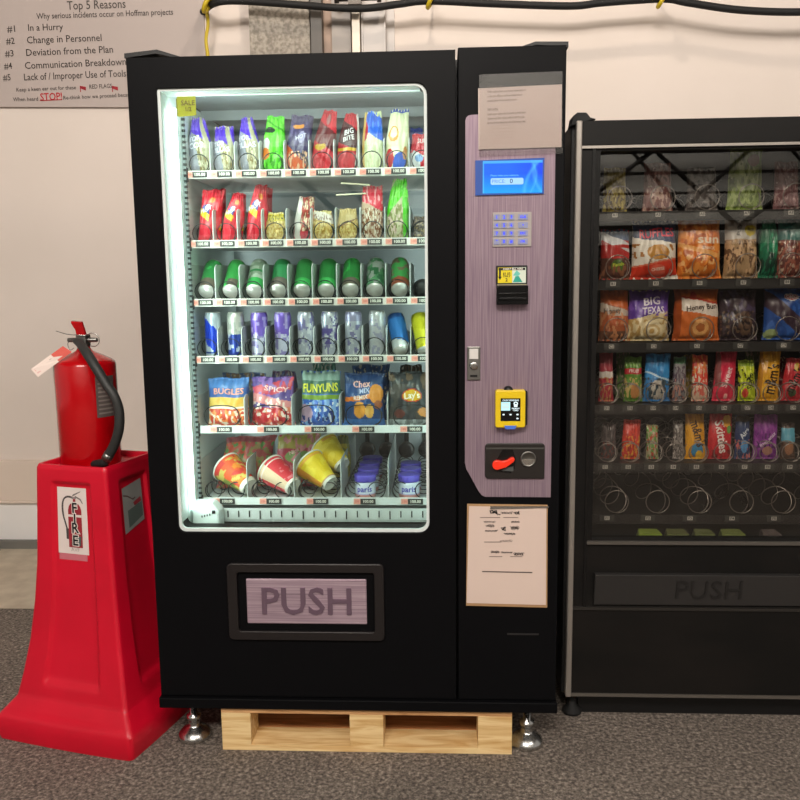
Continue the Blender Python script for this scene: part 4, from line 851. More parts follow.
MB().box(RX0+.0475, RX0+.0565, RY-.001, RY+.004, .384, 1.762).build('door_seam', BLACKG, RM)
MB().prism(rrect(gx0, gx1, .598, 1.758, .006), RY+.03, RY+.036).build('glass', GLASSR, RM)
MB().box(RX0+.055, RX1, RY-.006, RY+.004, .586, .596).build('window_sill_trim', mat('sill_trim', '#6d6862', .4, .6), RM)
b = MB().add([(1.312, RY-.018, .494), (2.05, RY-.018, .494), (2.05, RY-.004, .392), (1.312, RY-.004, .392), (1.312, RY+.004, .494), (2.05, RY+.004, .494), (2.05, RY+.004, .392), (1.312, RY+.004, .392)], [(0, 3, 2, 1), (4, 5, 6, 7), (0, 1, 5, 4), (1, 2, 6, 5), (2, 3, 7, 6), (3, 0, 4, 7)])
b = b.build('delivery_flap', mat('flap_grey', '#2c2a29', .45, bump=(200, .1, .001)), RM, bevel=.002)
MB().text('PUSH', lambda p, q: Vector((1.66+p, RY-.018+(.494-.442-q)*.137-.0012, .442+q)), .088, 0, K, 'CENTER', 0, ext=(0, -.002, 0)).build('raised_lettering', mat('flap_letters', '#1f1d1c', .5), b)
MB().box(RX0+.0165, RX1, RY-.006, RY+.02, .375, .384).build('lower_trim', mat('lower_trim', '#3c3936', .35, .5), RM)
MB().box(RX0+.0165, RX1, RY, RY+.02, .098, .375).build('kick_panel', RBLK, RM)
MB().box(RX0+.0165, RX1, RY-.004, RY+.02, .088, .098).build('bottom_trim', mat('bottom_trim', '#77716a', .4, .6), RM)
b = MB(); b.box(RX0+.05, RX1, RY+.06, RY+.09, 0, .09); b.build('plinth', BLACKS, RM)
for fx in (RX0+.03,): MB().lathe([(.03, 0), (.032, .01), (.015, .03), (.015, .092)], 16).build('foot', RUBBER, RM, loc=(fx, RY+.06, 0))
p = [at(px, py, RY+.01) for px, py in ((571, 123), (572, 117), (577, 113), (586, 113), (590, 118), (596, 119.5), (570, 127))]
b = MB().prism([(q.x, q.z) for q in [p[6], p[5], p[4], p[3], p[2], p[1], p[0]]], RY, RY+.06); b.build('top_hinge', RUBBER, RM, bevel=.003)
MB().box(gx0-.003, gx1, .92, .93, .54, 1.79).build('rear_panel', mat('inner_dark', '#2b2927', .6), RM)
# inner shelves
def zat(py, Y): return at(700, py, Y).z
SY0 = .315
rows = {'A': 210, 'B': 279, 'C': 342, 'D': 404, 'E': 463, 'F': 514.5}
RZ = {k: zat(v, SY0) for k, v in rows.items()}
RAILD = mat('dark_rail', '#211f1e', .4); LABW = mat('label_white', '#b9b5ae', .5)
bigx = [at(c, 300, .35).x for c in (614, 656, 699, 742, 785, 828)]
smx = [at(c, 400, .35).x for c in (606, 629, 652, 674, 697, 722, 745, 768, 790, 813)]
SILW = mat('silver_wire', '#98908a', .3, .8)
def sil(r, turns): return helix(r, .322, .86, turns, .0017, 0, -PI/2)
for k in 'ABCDEF':
    z = RZ[k]
    b = MB(); b.box(gx0+.004, RX1-.06, SY0, SY0+.004, z-.031, z-.001); b.box(gx0+.004, RX1-.06, SY0+.004, .88, z-.006, z-.003); sh = b.build('shelf', RAILD, RM)
    xs = smx if k in 'DE' else bigx
    for i, x in enumerate(xs):
        if k == 'A' and i > 4: continue
        small = k in 'DE'; rr = .030 if small else .037
        kk = ('s', small, k == 'F' and i % 2)
        loc = (x+.004, 0, z+rr+.002)
        if k == 'F': loc = (x+.02, 0, z+rr+.002)
        if kk not in protos: protos[kk] = sil(rr, 4 if k == 'F' else (9 if small else 6)).build('spiral', SILW, sh, loc=loc)
        else: copyof(protos[kk], sh, loc)
        b = MB().box(-.022, .022, SY0-.002, SY0, -.011, .011, 1); num = {'A': 'A', 'B': 'B', 'C': 'C', 'D': 'D', 'E': 'E', 'F': 'F'}[k]+str((i+1) if small else 2*i+1 if k != 'F' else i+1)
        b.box(-.008, .008, SY0-.003, SY0-.002, -.006, .006, 2); b.text(num, XZ(0, SY0-.0034, 0), .012, 0, K, 'CENTER', .02)
        b.build('slot_label', [BLACKS, mat('label_strip', '#383735', .5), LABW], sh, loc=(x-.005 if small else x-.012, 0, z-.012))
# snacks
YR = .372
def rbag(name, px, row, ops, texts, label, cat, group, lean=0, Y=YR, **kw):
    return bag_px(name, px, Y, RZ[row]-.001, ops, texts, label, cat, group, lean, **kw)
GA = 'snack bags in the older machine, top row'; GB = 'large snack bags in the older machine, second row'; GC = 'snack bags in the older machine, third row'; GD = 'candy in the older machine, fourth row'; GE = 'candy in the older machine, fifth row'
rbag('snack_bag', (603, 627, 168), 'A', ['#9a8a42', ('n', 0, 1, '#b8a85a', 4, .05), ('n', 0, .6, '#5c4a2c', 5, .1)], [], 'olive yellow bag, first in the top row of the older machine', 'snack bag', GA, seed=70)
rbag('snack_bag', (643, 673, 163), 'A', ['#8a5a56', ('n', 0, .6, '#c9a89a', 5, .05), ('b', .6, .75, '#6e4644'), ('n', .5, 1, '#a87a74', 5, .1)], [('Candy', 0, .85, .08, '#c9a8a0')], 'dull pink bag, second in the top row of the older machine', 'snack bag', GA, seed=71)
rbag('snack_bag', (686, 718, 168), 'A', ['#5d5654', ('n', 0, 1, '#77706c', 4, .1), ('n', .1, .6, '#3c3634', 5, .15)], [], 'dark grey bag, third in the top row of the older machine', 'snack bag', GA, seed=72)
rbag('snack_bag', (728, 764, 148), 'A', ['#8aa050', ('n', 0, 1, '#a9bb74', 4, .05), ('n', 0, .9, '#6a7e38', 6, .15), ('e', .4, .8, .4, .1, '#9a7a5a')], [], 'light green bag, fourth in the top row of the older machine', 'snack bag', GA, 2, seed=73)
rbag('snack_bag', (774, 800, 162), 'A', ['#80595a', ('n', 0, 1, '#9a7476', 4, .1), ('n', 0, 1, '#b89a98', 7, .28)], [], 'mauve pink bag at the right end of the top row, older machine', 'snack bag', GA, seed=74)
rbag('snack_bag', (600, 631, 230), 'B', ['#b52f2c', ('b', .78, 1.1, '#4a5f80'), ('b', .66, .84, '#c9ccd0', .12), ('b', .62, .7, '#b8302e'), ('b', 0, .42, '#5d3a30'), ('e', .1, .28, .45, .12, '#4c6a2a'), ('n', 0, .3, '#8a5a40', 5, .15)], [('Flamin', .15, .3, .07, '#c4d84a', .1)], 'red bag with blue and white top and green badge, second row, far left', 'snack bag', GB, seed=75)
rbag('snack_bag', (632, 677, 221), 'B', ['#e2ddd2', ('b', .66, 1.1, '#34456a', .05), ('b', 0, .27, '#cf3a22', -.08), ('e', .1, .46, .5, .13, '#c08a3a'), ('n', .3, .6, '#a8702e', 6, .3), ('b', .27, .3, '#d8745a', -.08), ('e', .1, .15, .35, .1, '#d8604a')],
     [('RUFFLES', .05, .78, .15, '#e8405a', .06, .8), ('CHEESE', .1, .17, .05, '#f2d8c8', .1)], 'blue, white and red ridged chip bag in the second row', 'snack bag', GB, seed=76, t=.06)
rbag('snack_bag', (678, 721, 218), 'B', ['#d8752a', ('n', 0, 1, '#ea9440', 3, .05), ('n', 0, 1, '#b85a1c', 5, .22), ('b', .42, .5, '#e8a860', .1), ('n', .05, .45, '#f0b878', 6, .25)], [('sun', .35, .64, .14, '#f0e0c8', .02, .5), ('SNACK', .35, .5, .05, '#f0dcc0')], 'crumpled orange bag in the second row', 'snack bag', GB, seed=77, t=.06)
rbag('snack_bag', (724, 759, 217), 'B', ['#a88a66', ('n', 0, .62, '#c9a680', 6, .0), ('n', 0, .62, '#6e5038', 8, .15), ('b', .64, 1.1, '#bdb8b0'), ('e', .5, .78, .4, .09, '#c9b42a')], [('Pita', .5, .8, .06, '#6a5a20'), ('puffs', -.25, .78, .07, '#4a4642', 1.2)], 'clear bag of tan crackers with white top and yellow badge, second row', 'snack bag', GB, seed=78, t=.05)
rbag('snack_bag', (759, 779, 215), 'B', ['#1f6a4c', ('n', .4, 1, '#2f8a64', 4, .1), ('n', 0, .4, '#14382c', 4, .0)], [], 'dark green twisted bag in the second row', 'snack bag', GB, seed=79, t=.05, twist=.6)
rbag('snack_bag', (777, 812, 217), 'B', ['#6a3a34', ('b', .62, 1.1, '#2c6a64'), ('e', .2, .78, .5, .12, '#5f8a84'), ('n', 0, .6, '#9a5a4a', 6, .1), ('n', 0, .6, '#b8a08c', 8, .28)], [], 'teal and brown bag at the right edge of the second row', 'snack bag', GB, seed=80, t=.05)
rbag('snack_bag', (599, 630, 291), 'C', ['#a85a34', ('b', .7, 1.1, '#c8642c', .1), ('b', .5, .68, '#bfae9e', .08), ('b', .3, .5, '#b9603a'), ('b', 0, .2, '#6a4634'), ('n', 0, .6, '#c98a60', 5, .2)], [('Honey', -.2, .6, .1, '#5c4a44', .08)], 'orange pastry packet with pale band, third row, far left', 'snack bag', GC, seed=81)
rbag('snack_bag', (628, 669, 291), 'C', ['#d8c79c', ('n', 0, .5, '#b8985c', 5, .1), ('e', .1, .22, .55, .2, '#e2d2aa'), ('e', .12, .2, .42, .14, '#c8ac74'), ('e', .14, .2, .28, .09, '#e6d8b4'), ('e', .14, .2, .14, .05, '#b8985c'), ('b', .52, 1.1, '#5c3a96', -.1), ('n', .5, 1, '#7450b0', 5, .15)],
     [('BIG', .1, .78, .15, '#e8e0ee', .05, .42), ('TEXAS', .18, .6, .14, '#e8e0ee', .05, .55)], 'purple and cream cinnamon roll packet in the third row', 'snack bag', GC, 2, seed=82, t=.055)
rbag('snack_bag', (674, 719, 288), 'C', ['#cc6a2c', ('b', .52, .76, '#d8ccc0', .08), ('e', -.2, .84, .14, .08, '#b83a2a'), ('b', .76, .8, '#b8402a', .08), ('e', .1, .25, .5, .22, '#b8743c'), ('e', .12, .25, .36, .15, '#e0a868'), ('e', .12, .25, .2, .08, '#a8602c'), ('h', -1, -.75, '#a04a1c')], [('Honey Bun', .15, .63, .10, '#4a3a34', .08, .7)], 'orange packet with white band showing a round bun, third row', 'snack bag', GC, seed=83, t=.055)
rbag('snack_bag', (719, 757, 291), 'C', ['#3a2c34', ('n', .4, 1, '#4a3f58', 4, .1), ('e', .3, .35, .4, .25, '#5a4436'), ('n', .05, .6, '#2a2020', 7, .1), ('n', .05, .6, '#6a5442', 8, .25)], [], 'dark brown packet of chocolate doughnuts in the third row', 'snack bag', GC, seed=84, t=.05)
rbag('snack_bag', (764, 808, 289), 'C', ['#24488c', ('n', 0, 1, '#2f5aa4', 4, .1), ('b', .3, .66, '#3c2c38', .35), ('e', .2, .84, .35, .07, '#c9c4c8'), ('e', .2, .84, .3, .05, '#a83a3a'), ('e', -.7, .12, .3, .1, '#8a9a6a')], [('OREO', .2, .84, .06, '#f0f0f0')], 'blue packet with dark slanting band at the right of the third row', 'snack bag', GC, seed=85, t=.05)
D = [((599, 614, 354), ['#b03040', ('b', .5, .62, '#d8d0c8'), ('n', 0, .5, '#c08a5a', 5, .1), ('b', .62, 1.1, '#a8404c')], [], 'pink and tan candy bar, first in the fourth row', 0),
     ((624, 643, 358), ['#5c8a34', ('b', .62, .76, '#b83038'), ('n', .8, 1, '#7aa84c', 4, .1), ('n', .1, .55, '#c8b070', 5, .1), ('e', .1, .25, .5, .18, '#c48a50')], [('FRUIT', 0, .69, .07, '#f0d8d0')], 'green candy packet with red band in the fourth row', 0),
     ((644, 671, 355), ['#2f7ab8', ('n', .5, 1, '#3a92d4', 4, .0), ('e', 0, .25, .6, .22, '#b8b2a8'), ('n', .05, .5, '#3a4a54', 6, .15), ('b', .52, .56, '#b9d4e8', .1)], [], 'bright blue candy packet with pale foot in the fourth row', 2),
     ((673, 687, 358), ['#8c8a8c', ('b', .85, 1.1, '#4c7a5a'), ('n', 0, .8, '#5a4a58', 6, .05), ('n', 0, .5, '#c08a7a', 5, .15)], [], 'grey wrapped candy bar with green tip in the fourth row', 1),
     ((692, 709, 356), ['#d84a3a', ('n', .6, 1, '#e88a4a', 5, .0), ('n', .3, .8, '#d8d0b8', 6, .2), ('b', 0, .35, '#dcc0a8'), ('n', 0, .35, '#d86a5a', 5, .1)], [], 'orange red and cream candy packet in the fourth row', 0),
     ((714, 737, 352), ['#cf2447', ('n', 0, 1, '#e03a5a', 4, .1), ('h', -1, -.45, '#8a4a4a', .4), ('b', 0, .3, '#d8334f'), ('e', .1, .1, .2, .06, '#f0b0a8')], [('Sweet', .1, .48, .12, '#e8c8c8', 1.3)], 'bright crimson candy packet in the fourth row', 3),
     ((738, 756, 361), ['#b4c422', ('n', 0, 1, '#ccd83a', 4, .1), ('n', .35, .8, '#2a2a18', 5, .22), ('e', -.3, .2, .35, .12, '#c8402c'), ('b', .85, 1.1, '#8aa428')], [('SOUR', .4, .5, .12, '#20200c', 1.3)], 'yellow green sour candy packet in the fourth row', -1),
     ((758, 781, 352), ['#dfa020', ('n', 0, 1, '#eab43c', 4, .15), ('h', -1, -.7, '#b87c14')], [("m&m's", .2, .45, .26, '#3c2a1c', 1.4, .6)], 'golden yellow chocolate candy packet in the fourth row', 3),
     ((783, 803, 359), ['#b82a34', ('n', 0, 1, '#cc4048', 4, .1), ('e', .2, .8, .3, .1, '#c8a02c'), ('e', .0, .2, .4, .1, '#3c4a30')], [("m&m's", .1, .5, .24, '#2c1a16', 1.2, .6)], 'red chocolate candy packet at the right end of the fourth row', 5)]
for i, (p, o_, t_, lab, ln) in enumerate(D): rbag('candy_packet', p, 'D', o_, t_, lab, 'candy', GD, ln, seed=90+i, t=.028)
for i, (p, c, lab) in enumerate((((616, 631, 353), '#5a7a3a', 'dull green packet behind the green candy packet, fourth row'), ((684, 694, 356), '#a08838', 'olive yellow packet behind the grey candy bar, fourth row'), ((745, 762, 350), '#5a6a2c', 'olive green packet behind the sour candy packet, fourth row'), ((778, 787, 358), '#8a2a34', 'dark red packet behind the last candy packets, fourth row'))):
    rbag('candy_packet', p, 'D', [c, ('n', 0, 1, '#c4a890', 6, .28)], [], lab, 'candy', GD, 0, Y=.45, seed=110+i, t=.028)
Ee = [((601, 617, 424), ['#3c3434', ('n', 0, 1, '#574c4c', 4, .1), ('n', 0, .5, '#7a3a34', 5, .2)], [], 'dark brown candy packet, first in the fifth row', 0),
      ((622, 641, 421), ['#d03a28', ('n', 0, .6, '#e09a3a', 5, .05), ('n', .2, .8, '#a82a20', 6, .2)], [], 'red and yellow candy packet with a pointed top in the fifth row', 2),
      ((646, 659, 426), ['#b8b090', ('n', 0, 1, '#6a9a4a', 5, .0), ('n', 0, 1, '#c0503a', 6, .22)], [], 'green and red speckled candy stick in the fifth row', 0),
      ((673, 684, 422), ['#8a8480', ('n', 0, 1, '#5a5250', 6, .0), ('n', 0, 1, '#b4aca8', 7, .22)], [], 'silver grey candy bar in the fifth row', 0),
      ((685, 706, 413), ['#e0a01c', ('n', .5, 1, '#c88a14', 4, .1), ('e', .1, .2, .6, .16, '#3a8ab8'), ('e', .3, .1, .35, .1, '#e8b82c')], [("m&m's", .15, .55, .22, '#4a3424', -1.3, .55)], 'yellow candy packet with blue foot in the fifth row', -1),
      ((708, 733, 412), ['#b81824', ('n', 0, 1, '#cc2c34', 4, .1), ('e', .5, .8, .4, .12, '#e0a030'), ('e', .7, .62, .2, .08, '#5a9a3a'), ('n', 0, .2, '#8a1418', 4, .1)], [('Skittles', .0, .47, .2, '#f2e6e2', -1.35, .68)], 'red fruit candy packet with white lettering down its front, fifth row', 2),
      ((735, 751, 416), ['#2c3f6a', ('n', 0, .45, '#c46a6a', 5, .15), ('e', .1, .3, .5, .15, '#5a94c8'), ('b', .85, 1.1, '#4c4038')], [('Airs', .1, .6, .12, '#d8e0ea', .9)], 'navy candy bag with light blue badge in the fifth row', 0),
      ((753, 779, 416), ['#7a2a86', ('n', 0, 1, '#96409c', 4, .1), ('n', .1, .6, '#4a1a58', 5, .2), ('e', .1, .2, .4, .1, '#a87a6a')], [('fruit snax', .1, .45, .09, '#e0c8e4', .7)], 'purple fruit snack bag in the fifth row', 1),
      ((781, 796, 424), ['#5a4438', ('b', .5, .85, '#5aa0b8'), ('e', 0, .3, .6, .18, '#9a6a4c'), ('b', .85, 1.1, '#3c2c26')], [], 'blue and brown candy bar at the right end of the fifth row', 0)]
for i, (p, o_, t_, lab, ln) in enumerate(Ee): rbag('candy_packet', p, 'E', o_, t_, lab, 'candy', GE, ln, seed=130+i, t=.028)
# small packs fallen on the inner sill
for i, (x0, x1, c) in enumerate(((636, 663, '#7f9434'), (664, 690, '#62683c'), (692, 716, '#666e40'), (719, 746, '#707c3c'), (760, 782, '#5c5250'))):
    Yp = .262; a = at(x0, 537, Yp); e = at(x1, 537, Yp); hw = (e.x-a.x)/2-.003
    v = [(-hw, -.012, 0), (hw, -.012, 0), (hw-.004, .03, 0), (-hw+.004, .03, 0), (-hw+.003, -.010, .018), (hw-.003, -.010, .018), (hw-.010, .028, .024), (-hw+.010, .028, .024)]
    b = MB().add(v, [(0, 3, 2, 1), (4, 5, 6, 7), (0, 1, 5, 4), (1, 2, 6, 5), (2, 3, 7, 6), (3, 0, 4, 7)], 0, S(c)); b.box(-hw+.008, hw-.008, -.0115, -.0105, .006, .010, 0, S('#c9cfa0' if i != 4 else '#8a8280'))
    tag(b.build('gum_pack', FILM, loc=((a.x+e.x)/2, Yp, .5805), bevel=.002), ['brightest lime green gum pack, leftmost on the sill inside the older machine', 'dull olive gum pack, second from the left on the inner sill', 'dull olive gum pack in the middle of the inner sill', 'green gum pack, fourth from the left on the inner sill', 'grey brown gum pack, rightmost on the inner sill'][i], 'gum pack', 'gum packs on the sill')
MB().box(gx0+.003, RX1-.06, RY+.038, .5, .572, .580).build('inner_sill', mat('sill_black', '#1b1a19', .4), RM)
# loose clear film hanging in the bottom row
pts = [at(px, py, .34) for px, py in ((707, 523), (709, 510), (718, 500), (733, 494), (745, 497), (750, 508), (750, 520))]
b = MB(); P = smooth(pts, 6); vs = []; fs = []
for i, p in enumerate(P): vs += [p, p+Vector((.012, .10, -.012-.01*math.sin(i)))]
fs = [(2*i, 2*i+2, 2*i+3, 2*i+1) for i in range(len(P)-1)]
o = b.add(vs, fs, 0, (1, 1, 1, 1), True).build('plastic_film', glass_mat('clear_film', '#e8e6e2', .12, .15)); m_ = o.modifiers.new('thick', 'SOLIDIFY'); m_.thickness = .001
tag(o, 'crumpled clear plastic film draped over a spiral in the empty bottom row', 'plastic film')

# ------------------------------------------------------------------ fire extinguisher stand
ST = empty('extinguisher_stand', (-.248, .222, 0), 'tall red plastic stand with flared base carrying the fire extinguisher', 'stand', rz=math.radians(-14))
def hw(z):
    T = [(0, .240), (.012, .243), (.07, .243), (.082, .236), (.118, .206), (.126, .200), (.2, .184), (.3, .166), (.42, .151), (.55, .140), (.7, .133), (.8, .129), (.842, .127), (.852, .123)]
    for (z0, a_), (z1, b_) in zip(T, T[1:]):
        if z <= z1: return a_+(b_-a_)*(z-z0)/(z1-z0)
    return T[-1][1]
def sst(a_, b_, x): x = max(0, min(1, (x-a_)/(b_-a_))); return x*x*(3-2*x)
def face_pt(f, s, z, off=0):
    h = hw(z); r = .013 if z > .1 else .014
    # rounded-square outline: s in [-1, 1] along the face
    ss = s*h; d = 0
    over = abs(ss)-(h-r)
    dep = h
    if over > 0: dep = h-r+math.sqrt(max(0, r*r-min(over, r)**2)) if over < r else h-r
    rec = sst(.165, .19, z)*(1-sst(.790, .806, z))*(1-sst(.48, .56, abs(s)))*.010
    if z < .09: dep -= .0; dep += .006*(1-s*s)
    dep = dep-rec+off
    x, y = ss, -dep
    a_ = f*PI/2; return Vector((x*math.cos(a_)-y*math.sin(a_), x*math.sin(a_)+y*math.cos(a_), z))
zs = [0, .012, .04, .07, .078, .082, .09, .1, .11, .118, .122, .126, .14, .155]+[.165+.006*i for i in range(5)]+[.2+.02*i for i in range(28)]+[.78, .79, .794, .798, .802, .806, .812, .82, .835, .842, .848, .852]
zs = sorted(set(round(z, 4) for z in zs)); sv = [-1, -.975, -.95, -.9, -.8, -.7, -.6, -.57, -.54, -.51, -.48, -.3, 0, .3, .48, .51, .54, .57, .6, .7, .8, .9, .95, .975]
vs = []; n = len(sv)*4
for z in zs:
    for f in range(4):
        for s_ in sv:
            h = hw(z); r = .013 if z > .1 else .014; k = (1-r/h*.0)
            vs.append(face_pt(f, s_*(1-r*.30/h), z))
fs = []
for j in range(len(zs)-1):
    for i in range(n): fs.append((j*n+i, j*n+(i+1) % n, (j+1)*n+(i+1) % n, (j+1)*n+i))
top = len(vs)-n
def inner(hh, z): return [Vector((v.x*hh/hw(.852), v.y*hh/hw(.852), z)) for v in vs[top:top+n]]
I1 = inner(.115, .852); I2 = inner(.110, .846); I3 = inner(.108, .8355)
base = len(vs); vs2 = vs+I1+I2+I3
for q in range(3):
    a0 = top if q == 0 else base+(q-1)*n; b0 = base+q*n
    for i in range(n): fs.append((a0+i, a0+(i+1) % n, b0+(i+1) % n, b0+i))
fs.append(tuple(base+2*n+i for i in range(n))); fs.append(tuple(range(n-1, -1, -1)))
b = MB().add(vs2, fs, sm=True); o = b.build('stand_body', REDP, ST)
em = o.modifiers.new('edges', 'EDGE_SPLIT'); em.split_angle = math.radians(38)
# front sticker
def patch(b, f, s0, s1, z0, z1, col, off, nx=6, nz=10, warp=None):
    g = []
    for j in range(nz+1):
        for i in range(nx+1):
            s_, z_ = s0+(s1-s0)*i/nx, z0+(z1-z0)*j/nz
            if warp: s_, z_ = warp(s_, z_, i/nx, j/nz)
            g.append(face_pt(f, s_, z_, off))
    b.add(g, [(j*(nx+1)+i, j*(nx+1)+i+1, (j+1)*(nx+1)+i+1, (j+1)*(nx+1)+i) for j in range(nz) for i in range(nx)], 0, col)
b = MB(); s0, s1, z0, z1 = -.43, .37, .578, .784
patch(b, 0, s0, s1, z0, z1, S('#e2d5cf'), .0012, 8, 14)
patch(b, 0, s0+.02, s1-.05, z0-.02, z0, S('#c9707a'), .0010, 4, 2)
def LP(lx, lz, off=.0018):               # label units: lx -1..1, lz 0..1
    return face_pt(0, (s0+s1)/2+lx*(s1-s0)/2, z0+lz*(z1-z0), off)
def lpoly(P, col, off=.0018): b.add([LP(x, z, off) for x, z in P], [tuple(range(len(P)))], 0, S(col))
DR = '#9a2430'
lpoly([(-.28, .10), (.62, .10), (.62, .66), (.55, .72), (.42, .76), (-.10, .76), (-.22, .72), (-.28, .66)], DR)
lpoly([(-.28, .56), (.62, .56), (.62, .595), (-.28, .595)], '#e2d5cf', .0021)
lpoly([(.06, .76), (.26, .76), (.24, .83), (.08, .83)], DR); lpoly([(-.02, .83), (.3, .83), (.28, .86), (0, .86)], '#8a8280')
lpoly([(0, .86), (.6, .94), (.62, .955), (.1, .90)], '#7a726e'); lpoly([(.2, .86), (.55, .82), (.72, .76), (.74, .78), (.6, .84), (.25, .88)], '#7a726e')
hp = [(.0, .855), (-.3, .86), (-.55, .82), (-.66, .72), (-.62, .58), (-.48, .46), (-.36, .36)]
P = smooth([(x, z, 0) for x, z in hp], 5)
for i in range(len(P)-1):
    p, q = P[i], P[i+1]; d = (q-p).normalized(); nn = Vector((-d.y, d.x, 0)); wx, wz = .06, .014
    lpoly([(p.x+nn.x*wx, p.y+nn.y*wz), (p.x-nn.x*wx, p.y-nn.y*wz), (q.x-nn.x*wx, q.y-nn.y*wz), (q.x+nn.x*wx, q.y+nn.y*wz)], '#4b4442')
lpoly([(-.45, .38), (-.28, .38), (-.26, .22), (-.43, .22)], '#4b4442')
for ch, zz in (('F', .69), ('I', .525), ('R', .39), ('E', .20)):
    for cl, bd, off in (('#e8e0d8', .08, .0024), ('#1c1918', .025, .0028)):
        b.text(ch, lambda p, q, zz=zz, off=off: LP(.16+p*1, zz+q, off) if 0 else face_pt(0, (s0+s1)/2+.16*(s1-s0)/2+p/.14, z0+zz*(z1-z0)+q, off), .044, 0, S(cl), 'CENTER', bd)
lpoly([(-.1, .13), (.5, .13), (.55, .27), (-.05, .27)], '#4a5a58', .0020)
b.text('AVF', lambda p, q: face_pt(0, .02+p/.14, z0+.065*(z1-z0)+q, .0018), .018, 0, S('#a49a94'), 'CENTER', 0)
b.build('front_sticker', PRINT, ST, label='white sticker reading FIRE with an extinguisher drawing')
b = MB()
wp = lambda s_, z_, i, j: (s_+.0*i, z_-.02*(1-i)*0+.022*i*(1-j)+(.012*i if j > .5 else 0))
patch(b, 1, -.38, .38, .625, .770, S('#9a9c98'), .0014, 6, 10, wp)
patch(b, 1, -.22, .34, .640, .695, S('#5f6d68'), .0018, 4, 4, wp)
lst = [(.0, .715), (.3, .725), (.33, .711), (.05, .703)]
b.add([face_pt(1, x, z, .0022) for x, z in lst], [(0, 1, 2, 3)], 0, S('#a83a44'))
pw = [(-.35, .745), (-.2, .739), (0, .723), (.1, .727)]
for p, q in zip(pw, pw[1:]): b.add([face_pt(1, p[0], p[1], .002), face_pt(1, q[0], q[1], .002), face_pt(1, q[0], q[1]+.004, .002), face_pt(1, p[0], p[1]+.004, .002)], [(0, 1, 2, 3)], 0, S('#6d5450'))
b.build('side_sticker', PRINT, ST, label='worn grey sticker on the side')

# ------------------------------------------------------------------ fire extinguisher
EX, EY, EZ, ER = -.262, .214, .8365, .0915
FE = empty('fire_extinguisher', (EX, EY, EZ), 'red fire extinguisher with black hose and paper tag, on the red stand', 'fire extinguisher')
pr = [(.07, 0), (ER-.004, .0), (ER, .006), (ER, .312), (ER-.003, .320), (ER-.012, .328), (.055, .341), (.034, .350), (.024, .356), (.019, .364), (.018, .376)]
MB().lathe(pr, 48).build('cylinder', REDE, FE)
MB().lathe([(.0205, .368), (.0205, .378), (.017, .382), (.015, .392), (.012, .40)], 20).build('valve_neck', DULLST, FE)
b = MB(); b.box(-.016, .016, -.02, .02, .376, .406); b.tube([(-.05, 0, .388), (.045, 0, .388)], .007, 10); b.build('valve_body', DULLST, FE, bevel=.004)
b = MB(); P = [(-.012, -.018, .43), (-.018, -.02, .45), (-.022, -.022, .470), (-.016, -.024, .472)]
v = [(-.012, -.02, .402), (.016, -.02, .402), (.014, -.024, .42), (.010, -.03, .444), (-.022, -.03, .447), (-.022, -.03, .440), (-.013, -.024, .42)]
n = len(v); vv = v+[(x, y+.012, z+.002) for x, y, z in v]
b.add(vv, [tuple(range(n)), tuple(range(2*n-1, n-1, -1))]+[(i, i+n, (i+1) % n+n, (i+1) % n) for i in range(n)]); b.build('squeeze_lever', REDE, FE, bevel=.001)
def L_(px, py, Y): p = at(px, py, Y); return (p.x-EX, p.y-EY, p.z-EZ)
b = MB(); b.tube(smooth([L_(56, 331, .2), L_(66, 334, .19), L_(76, 335, .185), L_(86, 335, .19), L_(92, 333, .19), (L_(98, 336, .19)), L_(99, 342, .19), L_(96, 346, .19), L_(91, 346, .19)], 5), .0014, 6); b.build('pull_pin', STEEL, FE)
b = MB(); b.tube(smooth([L_(74, 338, .19), L_(68, 343, .17), L_(70, 350, .16), L_(74, 348, .18)], 5), .001, 5); b.build('tag_wire', STEEL, FE)
hs = smooth([L_(76, 341, .19), L_(80, 344, .165), L_(86, 352, .13), L_(95, 366, .105), L_(106, 384, .095), L_(114, 396, .09), L_(119, 411, .09), L_(119, 428, .09), L_(115, 443, .095), L_(109, 455, .10), L_(106, 460, .105)], 6)
N = len(hs); rr = [.010+.0045*min(1, i/12) for i in range(N)]
b = MB().tube(hs, .012, 12, rr=rr); b.build('hose', mat('hose_black', '#2a2b2a', .55), FE)
b = MB().tube([L_(109.5, 453.5, .10), L_(106.5, 459, .104)], .0158, 14); b.build('hose_ferrule', DULLST, FE)
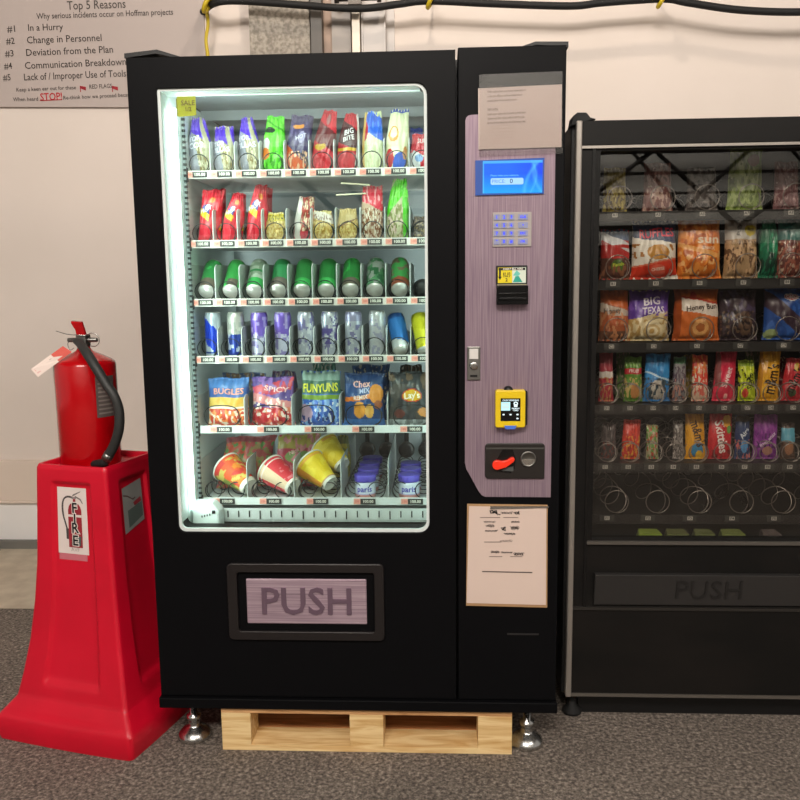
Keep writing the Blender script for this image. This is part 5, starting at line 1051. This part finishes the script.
b = MB().tube([L_(107, 460, .104), L_(104, 463, .112), L_(97, 464, .128), L_(90, 463.5, .148)], .01, 12, rr=[.012, .014, .013, .008]); b.build('nozzle', RUBBER, FE)
b = MB(); A_, B_, C_, D_ = L_(31, 369, .13), L_(38, 377, .125), L_(72, 352, .15), L_(63, 346, .16)
A_, B_, C_, D_ = [Vector(q) for q in (A_, B_, C_, D_)]; th = Vector((0, .001, 0)); tp = lambda u, v: (A_*(1-u)+D_*u)*(1-v)+(B_*(1-u)+C_*u)*v
def tq(u0, u1, v0, v1, col, off=0.0):
    o_ = Vector((0, -off, 0)); b.add([tp(u0, v0)+o_, tp(u1, v0)+o_, tp(u1, v1)+o_, tp(u0, v1)+o_], [(0, 1, 2, 3)], 0, S(col))
tq(0, .62, 0, 1, '#ecd9cf', .0005); tq(.62, 1, 0, 1, '#d65a4e', .0005); tq(0, 1, 0, 1, '#e4d2c8', -.0005)
tq(.05, .35, .2, .45, '#e0a8a0', .0008); tq(.4, .55, .3, .5, '#9a8c84', .0008); tq(.05, .3, .6, .75, '#dfb4ac', .0008)
b.build('inspection_tag', PRINT, FE, label='pink and white paper inspection tag')
def cyl_patch(b, a0, a1, z0, z1, col, off=.0006):
    n_ = 12; v_ = [((ER+off)*math.cos(a0+(a1-a0)*i/n_), (ER+off)*math.sin(a0+(a1-a0)*i/n_), z) for z in (z0, z1) for i in range(n_+1)]
    b.add(v_, [(i, i+1, n_+2+i, n_+1+i) for i in range(n_)], 0, col, True)
R_ = math.radians
b = MB(); cyl_patch(b, R_(172), R_(206), .255, .31, S('#d8cfc8')); cyl_patch(b, R_(176), R_(200), .272, .295, S('#4a4442'), .001); cyl_patch(b, R_(180), R_(196), .26, .266, S('#9a928c'), .001); b.build('left_label', PRINT, FE, label='small white inspection label')
b = MB(); cyl_patch(b, R_(-50), R_(-8), .155, .28, S('#5f5450'))
for i in range(8): cyl_patch(b, R_(-46), R_(-14), .165+i*.013, .170+i*.013, S('#8c827c'), .001)
b.build('instruction_label', PRINT, FE, label='dull grey instruction label')
